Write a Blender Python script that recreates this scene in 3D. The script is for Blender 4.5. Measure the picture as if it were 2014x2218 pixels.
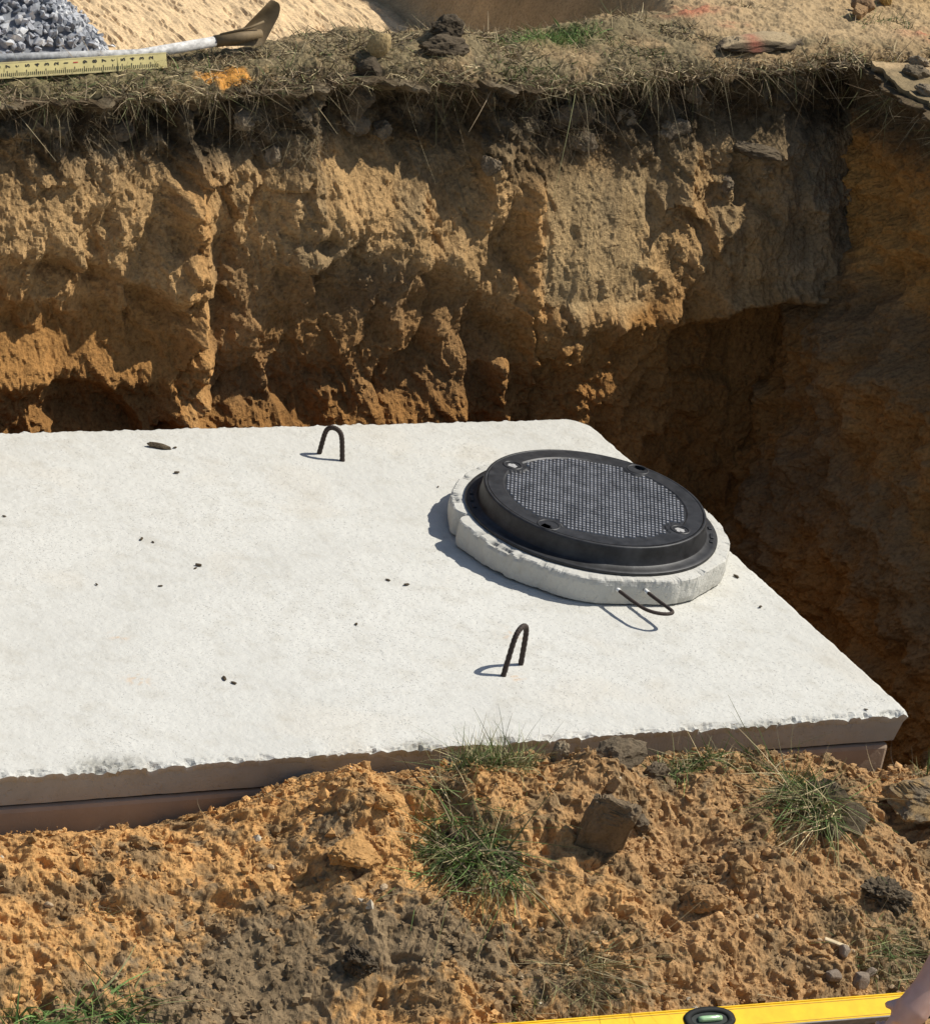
import bpy, bmesh, math
import numpy as np
from mathutils import Matrix, Vector

# ------------------------------------------------------------------ camera
sc = bpy.context.scene
for o in list(bpy.data.objects): bpy.data.objects.remove(o)
C = sc.collection
CAM = np.array([-5.75305, -7.18782, 4.27668]); YAW, PITCH, ROLL = 0.54215, 0.41055, 0.19799
fd = np.array([math.sin(YAW)*math.cos(PITCH), math.cos(YAW)*math.cos(PITCH), -math.sin(PITCH)])
lat = np.array([math.cos(YAW), -math.sin(YAW), 0.0]); upv = np.cross(lat, fd)
cr = math.cos(ROLL)*lat + math.sin(ROLL)*upv; cu = math.cos(ROLL)*upv - math.sin(ROLL)*lat
cam = bpy.data.cameras.new('camera'); camo = bpy.data.objects.new('camera', cam); C.objects.link(camo)
m = Matrix.Identity(4)
for i in range(3):
    m[i][0] = cr[i]; m[i][1] = cu[i]; m[i][2] = -fd[i]; m[i][3] = CAM[i]
camo.matrix_world = m
cam.sensor_fit = 'VERTICAL'; cam.sensor_height = 24.0; cam.lens = 24.0*8500/2218; cam.clip_start = 0.1; cam.clip_end = 500
sc.camera = camo

# ------------------------------------------------------------------ light
SUN_EL = math.radians(52); SUN_AZ = math.radians(-4)          # measured from +X towards +Y
w = bpy.data.worlds.new('World'); sc.world = w; w.use_nodes = True
nt = w.node_tree; nt.nodes.clear()
sky = nt.nodes.new('ShaderNodeTexSky'); sky.sky_type = 'NISHITA'; sky.sun_disc = False
sky.sun_elevation = SUN_EL; sky.sun_rotation = math.radians(90) - SUN_AZ
bg = nt.nodes.new('ShaderNodeBackground'); bg.inputs['Strength'].default_value = 0.10
wo = nt.nodes.new('ShaderNodeOutputWorld')
nt.links.new(sky.outputs[0], bg.inputs[0]); nt.links.new(bg.outputs[0], wo.inputs[0])
sl = bpy.data.lights.new('sun', 'SUN'); sl.energy = 5.0; sl.angle = math.radians(0.5); sl.color = (1.0, 0.955, 0.87)
so = bpy.data.objects.new('sun', sl); C.objects.link(so)
sdir = Vector((math.cos(SUN_EL)*math.cos(SUN_AZ), math.cos(SUN_EL)*math.sin(SUN_AZ), math.sin(SUN_EL)))
so.rotation_euler = (-sdir).to_track_quat('-Z', 'Y').to_euler(); so.location = (6, 2, 8)
sc.view_settings.view_transform = 'Standard'; sc.view_settings.look = 'None'
sc.view_settings.exposure = 0.02; sc.view_settings.gamma = 1.0; sc.view_settings.use_curve_mapping = False

# ------------------------------------------------------------------ noise
RNG = np.random.RandomState(7)
PERM = np.concatenate([np.random.RandomState(3).permutation(256)]*3)
GR = np.array([(1,1,0),(-1,1,0),(1,-1,0),(-1,-1,0),(1,0,1),(-1,0,1),(1,0,-1),(-1,0,-1),
               (0,1,1),(0,-1,1),(0,1,-1),(0,-1,-1),(1,1,0),(0,-1,1),(-1,1,0),(0,-1,-1)], np.float32)
def perlin(x, y, z=0.0):
    x, y, z = np.broadcast_arrays(np.asarray(x, np.float32), np.asarray(y, np.float32), np.asarray(z, np.float32))
    xi = np.floor(x).astype(np.int32); yi = np.floor(y).astype(np.int32); zi = np.floor(z).astype(np.int32)
    xf = x-xi; yf = y-yi; zf = z-zi
    xi &= 255; yi &= 255; zi &= 255
    u = xf*xf*xf*(xf*(xf*6-15)+10); v = yf*yf*yf*(yf*(yf*6-15)+10); ww = zf*zf*zf*(zf*(zf*6-15)+10)
    def g(a, b, c):
        h = PERM[PERM[PERM[(xi+a) & 255]+((yi+b) & 255)]+((zi+c) & 255)] & 15
        G = GR[h]
        return G[..., 0]*(xf-a)+G[..., 1]*(yf-b)+G[..., 2]*(zf-c)
    def L(a, b, t): return a+(b-a)*t
    if np.all(zf == 0):
        return L(L(g(0,0,0), g(1,0,0), u), L(g(0,1,0), g(1,1,0), u), v)
    return L(L(L(g(0,0,0), g(1,0,0), u), L(g(0,1,0), g(1,1,0), u), v),
             L(L(g(0,0,1), g(1,0,1), u), L(g(0,1,1), g(1,1,1), u), v), ww)
def fbm(x, y, z=0.0, oc=4, gain=0.5, ridged=False):
    x = np.asarray(x, np.float32); y = np.asarray(y, np.float32); z = np.asarray(z, np.float32)
    s = 0; a = 1.0; f = 1.0
    for i in range(oc):
        n = perlin(x*f+i*17.3, y*f+i*9.1, z*f if np.any(z != np.floor(z)) else z+i)
        s = s + a*(1-2*np.abs(n) if ridged else n); a *= gain; f *= 2.03
    return s
def sst(a, b, x):
    t = np.clip((x-a)/(b-a), 0, 1); return t*t*(3-2*t)
def gauss(x, y, cx, cy, sx, sy): return np.exp(-((x-cx)/sx)**2-((y-cy)/sy)**2)
def splat(h, x0, dx, y0, dy, px, py, pr, ph, seed=0, mask=None):
    """raise rounded irregular lumps on the regular grid h[iy, ix] (smooth max)"""
    ny, nx = h.shape; rs = np.random.RandomState(seed)
    for k in range(len(px)):
        r = pr[k]; ix0 = max(0, int((px[k]-r*1.5-x0)/dx)); ix1 = min(nx, int((px[k]+r*1.5-x0)/dx)+2)
        iy0 = max(0, int((py[k]-r*1.5-y0)/dy)); iy1 = min(ny, int((py[k]+r*1.5-y0)/dy)+2)
        if ix1-ix0 < 2 or iy1-iy0 < 2: continue
        X = (x0+np.arange(ix0, ix1)*dx-px[k])/r; Y = ((y0+np.arange(iy0, iy1)*dy-py[k])/r)[:, None]
        a = rs.rand()*3.14; e = .7+.6*rs.rand(); ca, sa = math.cos(a), math.sin(a)
        U = (ca*X+sa*Y)*e; V = (-sa*X+ca*Y)/e
        p4 = 2+2*rs.rand()
        d = np.abs(U)**p4+np.abs(V)**p4
        b = np.sqrt(np.clip(1-d, 0, 1))
        tilt = 1+.5*(rs.rand()-.5)*X+.5*(rs.rand()-.5)*Y
        sub = h[iy0:iy1, ix0:ix1]
        np.maximum(sub, sub*.35+np.where(d < 1, b*tilt*ph[k], -9), out=sub)
    return h

# ------------------------------------------------------------------ mesh helpers
def add_mesh(name, V, F, mat=None, col=None, parent=None, smooth=False, kind=None):
    V = np.ascontiguousarray(np.asarray(V, np.float32).reshape(-1, 3)); F = np.ascontiguousarray(np.asarray(F, np.int32))
    me = bpy.data.meshes.new(name); n, k = F.shape
    me.vertices.add(len(V)); me.vertices.foreach_set('co', V.ravel())
    me.loops.add(n*k); me.loops.foreach_set('vertex_index', F.ravel())
    me.polygons.add(n); me.polygons.foreach_set('loop_start', np.arange(n, dtype=np.int32)*k)
    me.polygons.foreach_set('use_smooth', np.full(n, bool(smooth)))
    me.update(calc_edges=True)
    if col is not None: set_col(me, col)
    return link(name, me, mat, parent, kind)
def set_col(me, col):
    col = np.asarray(col, np.float32).reshape(-1, 3); a = me.color_attributes.new('Col', 'FLOAT_COLOR', 'POINT')
    a.data.foreach_set('color', np.concatenate([np.clip(col, 0, 1), np.ones((len(col), 1), np.float32)], 1).ravel())
def link(name, me, mat=None, parent=None, kind=None):
    o = bpy.data.objects.new(name, me); C.objects.link(o)
    if mat and not me.materials: me.materials.append(mat)
    if parent: o.parent = parent
    if kind: o['kind'] = kind
    return o
def thing(name, label, cat, loc=(0, 0, 0), rot=(0, 0, 0), group=None):
    o = bpy.data.objects.new(name, None); C.objects.link(o); o.location = loc; o.rotation_euler = rot; o.empty_display_size = .05
    return tag(o, label, cat, group)
def tag(o, label, cat, group=None):
    o['label'] = label; o['category'] = cat
    if group: o['group'] = group
    return o
def grid_faces(ny, nx, off=0, flip=False):
    i = np.arange(ny*nx, dtype=np.int32).reshape(ny, nx)+off
    q = [i[:-1, :-1], i[:-1, 1:], i[1:, 1:], i[1:, :-1]]
    if flip: q = q[::-1]
    return np.stack([a.ravel() for a in q], 1)
def bm_obj(name, bm, mat, parent=None, smooth=False):
    me = bpy.data.meshes.new(name); bm.to_mesh(me); bm.free()
    if smooth: me.polygons.foreach_set('use_smooth', np.full(len(me.polygons), True))
    return link(name, me, mat, parent)
def tube(pts, rad, nseg=10, cap=True, flat=1.0):
    P = np.asarray(pts, float); n = len(P); rad = np.broadcast_to(np.asarray(rad, float), (n,))
    T = np.gradient(P, axis=0); T /= np.linalg.norm(T, axis=1)[:, None]
    up = np.array([0, 0, 1.0]) if abs(T[0][2]) < .9 else np.array([1.0, 0, 0])
    N = np.cross(T[0], up); N /= np.linalg.norm(N); V = []
    for i in range(n):
        N = N-T[i]*(N@T[i]); N /= np.linalg.norm(N); B = np.cross(T[i], N)
        for k in range(nseg):
            a = 2*math.pi*k/nseg; V.append(P[i]+rad[i]*(math.cos(a)*N+flat*math.sin(a)*B))
    F = []
    for i in range(n-1):
        for k in range(nseg):
            a = i*nseg+k; b = i*nseg+(k+1) % nseg; F.append((a, b, b+nseg, a+nseg))
    if cap:
        for i0, rev in ((0, True), ((n-1)*nseg, False)):
            V.append(P[0] if rev else P[-1]); c = len(V)-1
            for k in range(nseg):
                a = i0+k; b = i0+(k+1) % nseg; F.append((c, b, a, a) if rev else (c, a, b, b))
    return np.array(V), F
def tri_mesh(name, V, F, mat, parent=None, smooth=True, col=None):
    me = bpy.data.meshes.new(name); F2 = [tuple(dict.fromkeys(int(q) for q in f)) for f in F]
    me.from_pydata([tuple(map(float, v)) for v in V], [], F2)
    me.polygons.foreach_set('use_smooth', np.full(len(me.polygons), smooth)); me.update()
    if col is not None: set_col(me, np.broadcast_to(np.asarray(col, float), (len(V), 3)))
    return link(name, me, mat, parent)
def box_bm(sx, sy, sz, cx=0, cy=0, cz=0, bev=0.0, seg=2):
    bm = bmesh.new(); bmesh.ops.create_cube(bm, size=1)
    for v in bm.verts: v.co = Vector((v.co.x*sx+cx, v.co.y*sy+cy, v.co.z*sz+cz))
    if bev: bmesh.ops.bevel(bm, geom=bm.edges[:], offset=bev, segments=seg, affect='EDGES', profile=.5)
    return bm
def ico(sub):
    bm = bmesh.new(); bmesh.ops.create_icosphere(bm, subdivisions=sub, radius=1.0)
    V = np.array([v.co[:] for v in bm.verts]); F = np.array([[v.index for v in f.verts] for f in bm.faces]); bm.free(); return V, F
ICO = {s: ico(s) for s in (1, 2, 3, 4, 5)}
def clod_shape(seed, size, sub=4, cuts=9, rough=.10, fine=.05, boxy=1.0):
    rs = np.random.RandomState(seed); V, F = ICO[sub]; V = V.copy()
    if boxy < 1: V = np.sign(V)*np.abs(V)**boxy; V = V/np.abs(V).max()
    for k in range(cuts):
        n = rs.randn(3); n /= np.linalg.norm(n); d = .55+.35*rs.rand(); p = V@n
        V = V-np.outer(np.clip(p-d, 0, None)*.92, n)
    o = rs.rand(3)*50
    r = 1+rough*fbm(V[:, 0]*1.6+o[0], V[:, 1]*1.6+o[1], V[:, 2]*1.6+o[2], 3)+fine*fbm(V[:, 0]*6+o[0], V[:, 1]*6+o[1], V[:, 2]*6+o[2], 3, .6)
    return V*r[:, None]*np.asarray(size), F, r
def euler_m(r): return np.array(Matrix.Rotation(r[2], 3, 'Z') @ Matrix.Rotation(r[1], 3, 'Y') @ Matrix.Rotation(r[0], 3, 'X'))

# ------------------------------------------------------------------ materials
def new_mat(name):
    mt = bpy.data.materials.new(name); mt.use_nodes = True; n = mt.node_tree
    b = n.nodes['Principled BSDF']; return mt, n, b
def N(n, t, **kw):
    x = n.nodes.new(t)
    for k, v in kw.items():
        if k in x.inputs: x.inputs[k].default_value = v
        else: setattr(x, k, v)
    return x
def ramp(n, src, stops):
    r = n.nodes.new('ShaderNodeValToRGB'); e = r.color_ramp.elements
    while len(e) < len(stops): e.new(.5)
    for q, (p, c) in zip(e, stops): q.position = p; q.color = (*c, 1) if len(c) == 3 else c
    n.links.new(src, r.inputs[0]); return r
def soil_mat(name, s1=140, s2=420, bump=.6, dist=.004, var=.45, rough=.97):
    mt, n, b = new_mat(name); L = n.links.new
    at = N(n, 'ShaderNodeAttribute', attribute_name='Col'); tc = N(n, 'ShaderNodeTexCoord')
    n1 = N(n, 'ShaderNodeTexNoise', Scale=s1, Detail=6.0, Roughness=.65); L(tc.outputs['Object'], n1.inputs['Vector'])
    n2 = N(n, 'ShaderNodeTexNoise', Scale=s2, Detail=3.0, Roughness=.6); L(tc.outputs['Object'], n2.inputs['Vector'])
    r = ramp(n, n1.outputs['Fac'], [(.25, (1-var,)*3), (.5, (1, 1, 1)), (.78, (1+var*.7,)*3)])
    mx = N(n, 'ShaderNodeMixRGB', blend_type='MULTIPLY'); mx.inputs[0].default_value = 1
    L(at.outputs['Color'], mx.inputs[1]); L(r.outputs[0], mx.inputs[2]); L(mx.outputs[0], b.inputs['Base Color'])
    ad = N(n, 'ShaderNodeMath', operation='MULTIPLY_ADD'); L(n2.outputs['Fac'], ad.inputs[0]); ad.inputs[1].default_value = .5; L(n1.outputs['Fac'], ad.inputs[2])
    bp = N(n, 'ShaderNodeBump', Strength=bump, Distance=dist); L(ad.outputs[0], bp.inputs['Height']); L(bp.outputs[0], b.inputs['Normal'])
    b.inputs['Roughness'].default_value = rough; b.inputs['Specular IOR Level'].default_value = .12
    return mt
def plain_mat(name, col, rough=.6, metal=0.0, var=.25, scale=60, bump=.2, dist=.001, spec=.4):
    mt, n, b = new_mat(name); L = n.links.new; tc = N(n, 'ShaderNodeTexCoord')
    n1 = N(n, 'ShaderNodeTexNoise', Scale=scale, Detail=5.0, Roughness=.6); L(tc.outputs['Object'], n1.inputs['Vector'])
    r = ramp(n, n1.outputs['Fac'], [(.25, tuple(c*(1-var) for c in col)), (.75, tuple(min(1, c*(1+var)) for c in col))])
    L(r.outputs[0], b.inputs['Base Color'])
    bp = N(n, 'ShaderNodeBump', Strength=bump, Distance=dist); L(n1.outputs['Fac'], bp.inputs['Height']); L(bp.outputs[0], b.inputs['Normal'])
    b.inputs['Roughness'].default_value = rough; b.inputs['Metallic'].default_value = metal; b.inputs['Specular IOR Level'].default_value = spec
    return mt
def attr_mat(name, rough=.8, trans=0.0, spec=.2):
    mt, n, b = new_mat(name); at = N(n, 'ShaderNodeAttribute', attribute_name='Col'); n.links.new(at.outputs['Color'], b.inputs['Base Color'])
    b.inputs['Roughness'].default_value = rough; b.inputs['Specular IOR Level'].default_value = spec
    return mt
def concrete_mat(name, base, pits=.7, stain=.1):
    mt, n, b = new_mat(name); L = n.links.new; tc = N(n, 'ShaderNodeTexCoord')
    big = N(n, 'ShaderNodeTexNoise', Scale=2.2, Detail=5.0, Roughness=.6); L(tc.outputs['Object'], big.inputs['Vector'])
    mid = N(n, 'ShaderNodeTexNoise', Scale=16, Detail=5.0, Roughness=.6); L(tc.outputs['Object'], mid.inputs['Vector'])
    mp = N(n, 'ShaderNodeMapping'); mp.inputs['Scale'].default_value = (1.0, 1.9, 1.0); mp.inputs['Rotation'].default_value = (0, 0, .5); L(tc.outputs['Object'], mp.inputs['Vector'])
    fin = N(n, 'ShaderNodeTexNoise', Scale=95, Detail=2.0, Roughness=.5, Distortion=.1); L(mp.outputs[0], fin.inputs['Vector'])
    grit = N(n, 'ShaderNodeTexNoise', Scale=420, Detail=2.0); L(tc.outputs['Object'], grit.inputs['Vector'])
    c1 = ramp(n, big.outputs['Fac'], [(.3, tuple(c*(1-stain) for c in base)), (.55, base), (.75, tuple(min(1, c*(1+stain*.5)) for c in base))])
    c2 = ramp(n, mid.outputs['Fac'], [(.28, (.90, .885, .86)), (.5, (1, 1, 1)), (.7, (1.03, 1.03, 1.03))])
    mx = N(n, 'ShaderNodeMixRGB', blend_type='MULTIPLY'); mx.inputs[0].default_value = 1; L(c1.outputs[0], mx.inputs[1]); L(c2.outputs[0], mx.inputs[2])
    pit = ramp(n, fin.outputs['Fac'], [(.27, (0, 0, 0)), (.40, (1, 1, 1))])
    # trowelled patches have fewer pits
    patch = ramp(n, big.outputs['Fac'], [(.38, (.25,)*3), (.6, (1, 1, 1))])
    hm = N(n, 'ShaderNodeMath', operation='MULTIPLY'); L(pit.outputs[0], hm.inputs[0]); L(patch.outputs[0], hm.inputs[1])
    ha = N(n, 'ShaderNodeMath', operation='MULTIPLY_ADD'); L(grit.outputs['Fac'], ha.inputs[0]); ha.inputs[1].default_value = .25; L(hm.outputs[0], ha.inputs[2])
    mq = N(n, 'ShaderNodeMapping'); mq.inputs['Scale'].default_value = (2.0, 11.0, 2.0); mq.inputs['Rotation'].default_value = (0, 0, .35); L(tc.outputs['Object'], mq.inputs['Vector'])
    tr = N(n, 'ShaderNodeTexNoise', Scale=2.6, Detail=6.0, Roughness=.6, Distortion=.8); L(mq.outputs[0], tr.inputs['Vector'])
    pe = N(n, 'ShaderNodeTexNoise', Scale=60, Detail=3.0, Roughness=.6); L(tc.outputs['Object'], pe.inputs['Vector'])
    hb = N(n, 'ShaderNodeMath', operation='MULTIPLY_ADD'); L(tr.outputs['Fac'], hb.inputs[0]); hb.inputs[1].default_value = 1.2; L(ha.outputs[0], hb.inputs[2])
    hc = N(n, 'ShaderNodeMath', operation='MULTIPLY_ADD'); L(pe.outputs['Fac'], hc.inputs[0]); hc.inputs[1].default_value = .9; L(hb.outputs[0], hc.inputs[2])
    bp = N(n, 'ShaderNodeBump', Strength=pits, Distance=.0035); L(hc.outputs[0], bp.inputs['Height'])
    at = N(n, 'ShaderNodeAttribute', attribute_name='Col')
    m2 = N(n, 'ShaderNodeMixRGB', blend_type='MULTIPLY'); m2.inputs[0].default_value = 1; L(mx.outputs[0], m2.inputs[1]); L(at.outputs['Color'], m2.inputs[2])
    L(m2.outputs[0], b.inputs['Base Color']); L(bp.outputs[0], b.inputs['Normal'])
    b.inputs['Roughness'].default_value = .9; b.inputs['Specular IOR Level'].default_value = .2
    return mt
M_WALL = soil_mat('wall_soil', 85, 300, 1.0, .010, .55)
M_BANK = soil_mat('bank_soil', 160, 450, .6, .004)
M_GROUND = soil_mat('ground_soil', 120, 400, .5, .004)
M_CLOD = soil_mat('clod_soil', 150, 420, .7, .004)
M_GRASS = attr_mat('grass_blades', .7)
M_STONE = plain_mat('crushed_granite', (.24, .26, .29), .8, 0, .55, 45, .5, .002, .3)
M_CONC = concrete_mat('precast_concrete', (.565, .553, .50), .6, .08)
M_CONC2 = concrete_mat('riser_concrete', (.55, .535, .48), .6, .15)
M_TANK = concrete_mat('tank_concrete', (.44, .33, .235), .25, .25)  # warm tint puts light bounced off the sand into the colour
M_JOINT = plain_mat('butyl_joint', (.012, .010, .008), .7)
M_IRON = plain_mat('black_cast_iron', (.026, .026, .027), .5, .15, .75, 28, .5, .002, .45)
M_IRON2 = plain_mat('sheen_tinted_iron', (.24, .24, .245), .5, .1, .6, 30, .3, .001, .55)  # tread pads coloured lighter to carry the sun's sheen
M_REBAR = plain_mat('rusty_rebar', (.055, .040, .032), .75, .1, .45, 200, .5, .001, .3)

# ------------------------------------------------------------------ shape of the place (metres; X along the tank, Y away, Z up, slab top = 0)
W_SLAB = 1.81; XL = -3.05
def lip(x): return np.interp(x, [-4, -1.78, -1.1, -.6, 0, .35, .7, .95, 1.3, 3], [.75, .775, .80, .865, .85, .88, .915, .935, .93, .95])
TAN = np.array([.47, .295, .130]); GREYB = np.array([.31, .215, .110]); ORNG = np.array([.52, .29, .108]); DAMP = np.array([.34, .165, .050])
TOPS = np.array([.105, .075, .042]); DARKG = np.array([.12, .105, .075]); SAND = np.array([.66, .475, .27]); LOAM = np.array([.215, .152, .085])
def mixc(a, b, t): return a*(1-t[..., None])+b*t[..., None]

def bank_z(x, y):
    """spoil bank between the tank and the camera"""
    zc = np.interp(x, [-4, -2.6, -2.36, -2.1, -1.92, -1.78, -1.70, -1.58, -1.42, -1.26, -1.05, -.9, -.75, -.6, -.4, -.25, -.08, .3, 1.2],
                   [-.055, -.05, -.055, -.055, -.01, .04, .065, .03, .04, .06, .045, .02, .025, .02, -.01, -.055, -.065, -.12, -.3])
    yc = -.22
    t = y-yc
    front = zc+.10-np.sqrt((.47*t)**2+.01)            # towards the camera
    back = zc+.05-np.sqrt((.75*t)**2+.0025)           # into the trench by the tank
    z = np.where(t < 0, front, back)
    z = z+.030*fbm(x*3.1+5, y*3.1, 0, 3)*sst(.02, -.10, t)+.012*fbm(x*9+2, y*9, 0, 3)
    z = z+.05*gauss(x, y, -1.42, -.30, .10, .10)+.05*gauss(x, y, -1.10, -.30, .08, .09)-.035*gauss(x, y, -1.60, -.40, .10, .08)
    z = z+.035*gauss(x, y, -.40, -.26, .10, .10)-.04*gauss(x, y, -.25, -.42, .08, .10)-.03*gauss(x, y, -.98, -.45, .10, .06)
    z = z+.03*gauss(x, y, -1.75, -.33, .08, .06)+.03*gauss(x, y, -.75, -.55, .14, .06)+.03*gauss(x, y, -1.85, -.62, .07, .05)
    return np.maximum(z, -.74+.01*fbm(x*3, y*3, 0, 3))
def bank_col(x, y):
    n = fbm(x*4+3, y*4+8, 0, 4); n2 = fbm(x*14, y*14, 2, 3)
    loam = 1.25*gauss(x, y, -2.15, -.66, .36, .17)+.9*gauss(x, y, -1.84, -.37, .12, .08)+.9*gauss(x, y, -1.66, -.70, .24, .10)+.6*gauss(x, y, -.95, -.25, .2, .06)
    loam = loam+.75*gauss(x, y, -.50, -.80, .2, .15)+.5*gauss(x, y, -.25, -.50, .15, .15)+.7*gauss(x, y, -1.42, -.85, .14, .08)+.6*gauss(x, y, -2.7, -.75, .3, .10)
    n3 = fbm(x*45, y*45, 6, 3, .6); t = sst(.15, .95, loam+.45*n+.40*n2+.55*n3)
    o = mixc(ORNG, np.array([.37, .225, .105]), sst(-1.75, -1.0, x+.35*n)*.85)
    o = mixc(o, np.array([.20, .135, .07]), sst(.10, .6, fbm(x*9+5, y*9, 17, 4, .6)+.15)*.8)
    o = mixc(o, o*1.12, sst(.1, .5, n2))
    return mixc(o, LOAM*(1+.25*n2[..., None]), t)
def bank_pt(x, y, dz=0.0): return np.array([x, y, float(bank_z(np.array([x]), np.array([y]))[0])+dz])

RIMB = ([-4, -1.8, -1.2, -.7, -.3, .1, .5, .8], [2.50, 2.50, 2.54, 2.60, 2.60, 2.63, 2.76, 2.8])
def ground_z(x, y):
    rim = lip(x)+.035*sst(2.28, 2.45, y)+.012*fbm(x*5, y*5, 0, 3)+.05*gauss(x, y, -.28, 2.52, .12, .07)+.035*gauss(x, y, .3, 2.62, .25, .06)
    rim = rim-.05*gauss(x, y, -.62, 2.36, .07, .07)+.06*sst(2.9, 3.6, y)*sst(.7, 1.2, x)
    rim = rim+.22*gauss(x, y, 1.95, 3.25, .38, .32)*(1+.35*fbm(x*9, y*9, 0, 3))
    yb = np.interp(x, *RIMB)+.05*fbm(x*6, 3.0, 0, 3)
    bed = sst(yb, yb+.14, y)*(1-sst(.40+.05*fbm(y*2, 1.0, 0, 2), .70+.06*fbm(y*2.5, 5.0, 0, 2), x))
    bed = bed*sst(-9, -8, x)*(1-sst(9, 10, y))
    fl = .45+.012*fbm(x*1.7, y*1.7, 0, 3)+.006*fbm(x*10, y*3, 0, 3, .6, True)
    return rim*(1-bed)+fl*bed, bed

# ------------------------------------------------------------------ far wall of the pit
def build_far_wall():
    dx = .0049; xs = np.arange(-2.75, 1.32, dx); dz = .0046; zs = np.arange(-1.05, 1.0, dz)
    X, S = np.meshgrid(xs, zs); Lp = lip(X)+.012*fbm(X*8, 0.5, 0, 3)
    Z = np.minimum(S, Lp-.012); n1 = fbm(X*3+1, Z*3, 0, 4); n2 = fbm(X*11, Z*11+4, 0, 4)
    d = Lp-Z                                              # depth below the lip
    Y = np.interp(Z, [-1.05, -.3, 0, .15, .3, .45, .6, .75, 1.0], [1.98, 2.07, 2.105, 2.12, 2.155, 2.222, 2.300, 2.362, 2.40])
    wob = .03*n1
    # undercut below the turf, overhanging turf
    Y = Y+.036*sst(.30, .16, d+wob)*sst(.015, .06, d)-.025*sst(.06, .0, d)-.02*sst(.10, .03, d+.03*n2)
    # orange rib on the left
    xp = -1.14+.05*fbm(Z*5, 2.0, 0, 4, .6)
    Y = Y-.062*np.exp(-((X-xp)/np.where(X > xp, .045, .075))**2)*sst(-.18, -.05, Z)*sst(.80, .66, Z)*(.75+.9*n2+.6*n1)
    # left: upper face leaning back, hollow below it
    e = .335+.05*fbm(X*3.2, 1.0, 0, 3)-.12*sst(-1.45, -1.2, X)
    Y = Y+.050*sst(e+.03, e-.03, Z)*sst(-1.16, -1.22, X)*sst(e-.38, e-.16, Z)
    Y = Y-.03*sst(.14, .04, Z+.06*n1)*sst(-1.12, -1.2, X)*sst(-.10, .02, Z+.2*n1)+.02*sst(.03, -.01, Z+.02*n1)*sst(-1.2, -1.28, X)*sst(-.15, -.08, Z)
    # middle hollow right of the rib
    e2 = np.interp(X, [-1.1, -.95, -.7, -.5, -.3, -.1], [.46, .38, .30, .36, .30, .15])+.05*n2
    Y = Y+.060*sst(e2+.06, e2-.09, Z)*sst(-1.13, -1.06, X)*sst(-.02, -.14, X)*sst(-.12, .02, Z)
    Y = Y-.045*gauss(X, Z, -.56, .25, .09, .08)-.05*gauss(X, Z, -.34, .16, .04, .06)-.03*gauss(X, Z, -.72, .45, .10, .06)+.035*gauss(X, Z, -.76, .40, .06, .025)
    Y = Y-.03*gauss(X, Z, -.95, .34, .05, .05)+.03*gauss(X, Z, -.38, .40, .07, .03)
    # orange rib and scraped panel
    xr = -.045+.012*fbm(Z*9, 7.0, 0, 3)
    Y = Y-.050*np.exp(-((X-xr)/np.where(X > xr, .022, .045))**2)*sst(.14, .24, Z)*sst(.62, .55, Z)*(1+.8*n2)+.03*gauss(X, Z, -.16, .33, .06, .12)
    panel = sst(-.03, .0, X)*sst(.40, .30, X+.05*n2)*sst(.19, .24, Z+.02*n2)*sst(.62, .56, Z)
    # shelf at the foot of the panel, hollow under it on the right
    e3 = np.interp(X, [-.05, .1, .3, .5, .62, .8, 1.1], [.16, .17, .19, .18, .20, .24, .24])+.02*n2
    Y = Y-(.012+.03*sst(.35, .5, X))*sst(e3+.05, e3, Z)*sst(-.02, .05, X)*sst(e3-.05, e3-.005, Z)
    Y = Y+.12*sst(e3+.01, e3-.08, Z)*sst(.30, .78, X+.14*n2+.06*n1)-.06*np.clip(.15-Z, 0, .4)*sst(-.05, .05, X)*sst(.5, .38, X)
    # bulges of the right hand part
    Y = Y-.035*gauss(X, Z, .47, .50, .09, .18)+.03*gauss(X, Z, .36, .50, .03, .12)-.05*gauss(X, Z, .42, .70, .09, .05)-.04*gauss(X, Z, .70, .64, .12, .04)+.05*gauss(X, Z, .72, .72, .13, .035)
    Y = Y-.05*gauss(X, Z, .10, .72, .10, .06)+.04*gauss(X, Z, -.42, .74, .16, .07)-.03*gauss(X, Z, -.64, .77, .06, .07)-.03*gauss(X, Z, -.9, .72, .12, .05)
    # low rib and slumped soil at the foot
    Y = Y-.06*np.exp(-((X+.13+.25*(Z-.0))/.035)**2)*sst(.12, .03, Z)*(1+.6*n2)
    tal = np.interp(X, [-2.7, -1.7, -1.5, -1.35, -1.1, -.8, -.55, -.42, -.3], [.0, -.03, -.04, -.04, -.02, -.03, -.02, -.10, -.3])+.05*n1+.02*n2
    Y = Y-.30*np.clip(tal-Z, 0, .35)**.8
    # relief
    rough = 1-.80*panel
    rough = rough*(1-.45*sst(.42, .62, X)*sst(.5, .2, Z))
    rib = fbm(X*16+2*n1, Z*3.0, 3, 3)
    # scraped and broken faces: irregular facets
    fr = np.random.RandomState(77); ns = 110; fx = fr.uniform(-2.75, 1.3, ns); fz = fr.uniform(-.35, .75, ns); gx = fr.randn(ns)*.20; gz_ = fr.randn(ns)*.12+.03; fo = fr.randn(ns)*.008
    ux = X+.035*fbm(X*7, Z*7, 31, 3); uz = Z+.05*fbm(X*7, Z*7, 32, 3); b1 = np.full(X.shape, 9.0); b2 = b1.copy(); v1 = np.zeros(X.shape); v2 = v1.copy()
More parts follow.
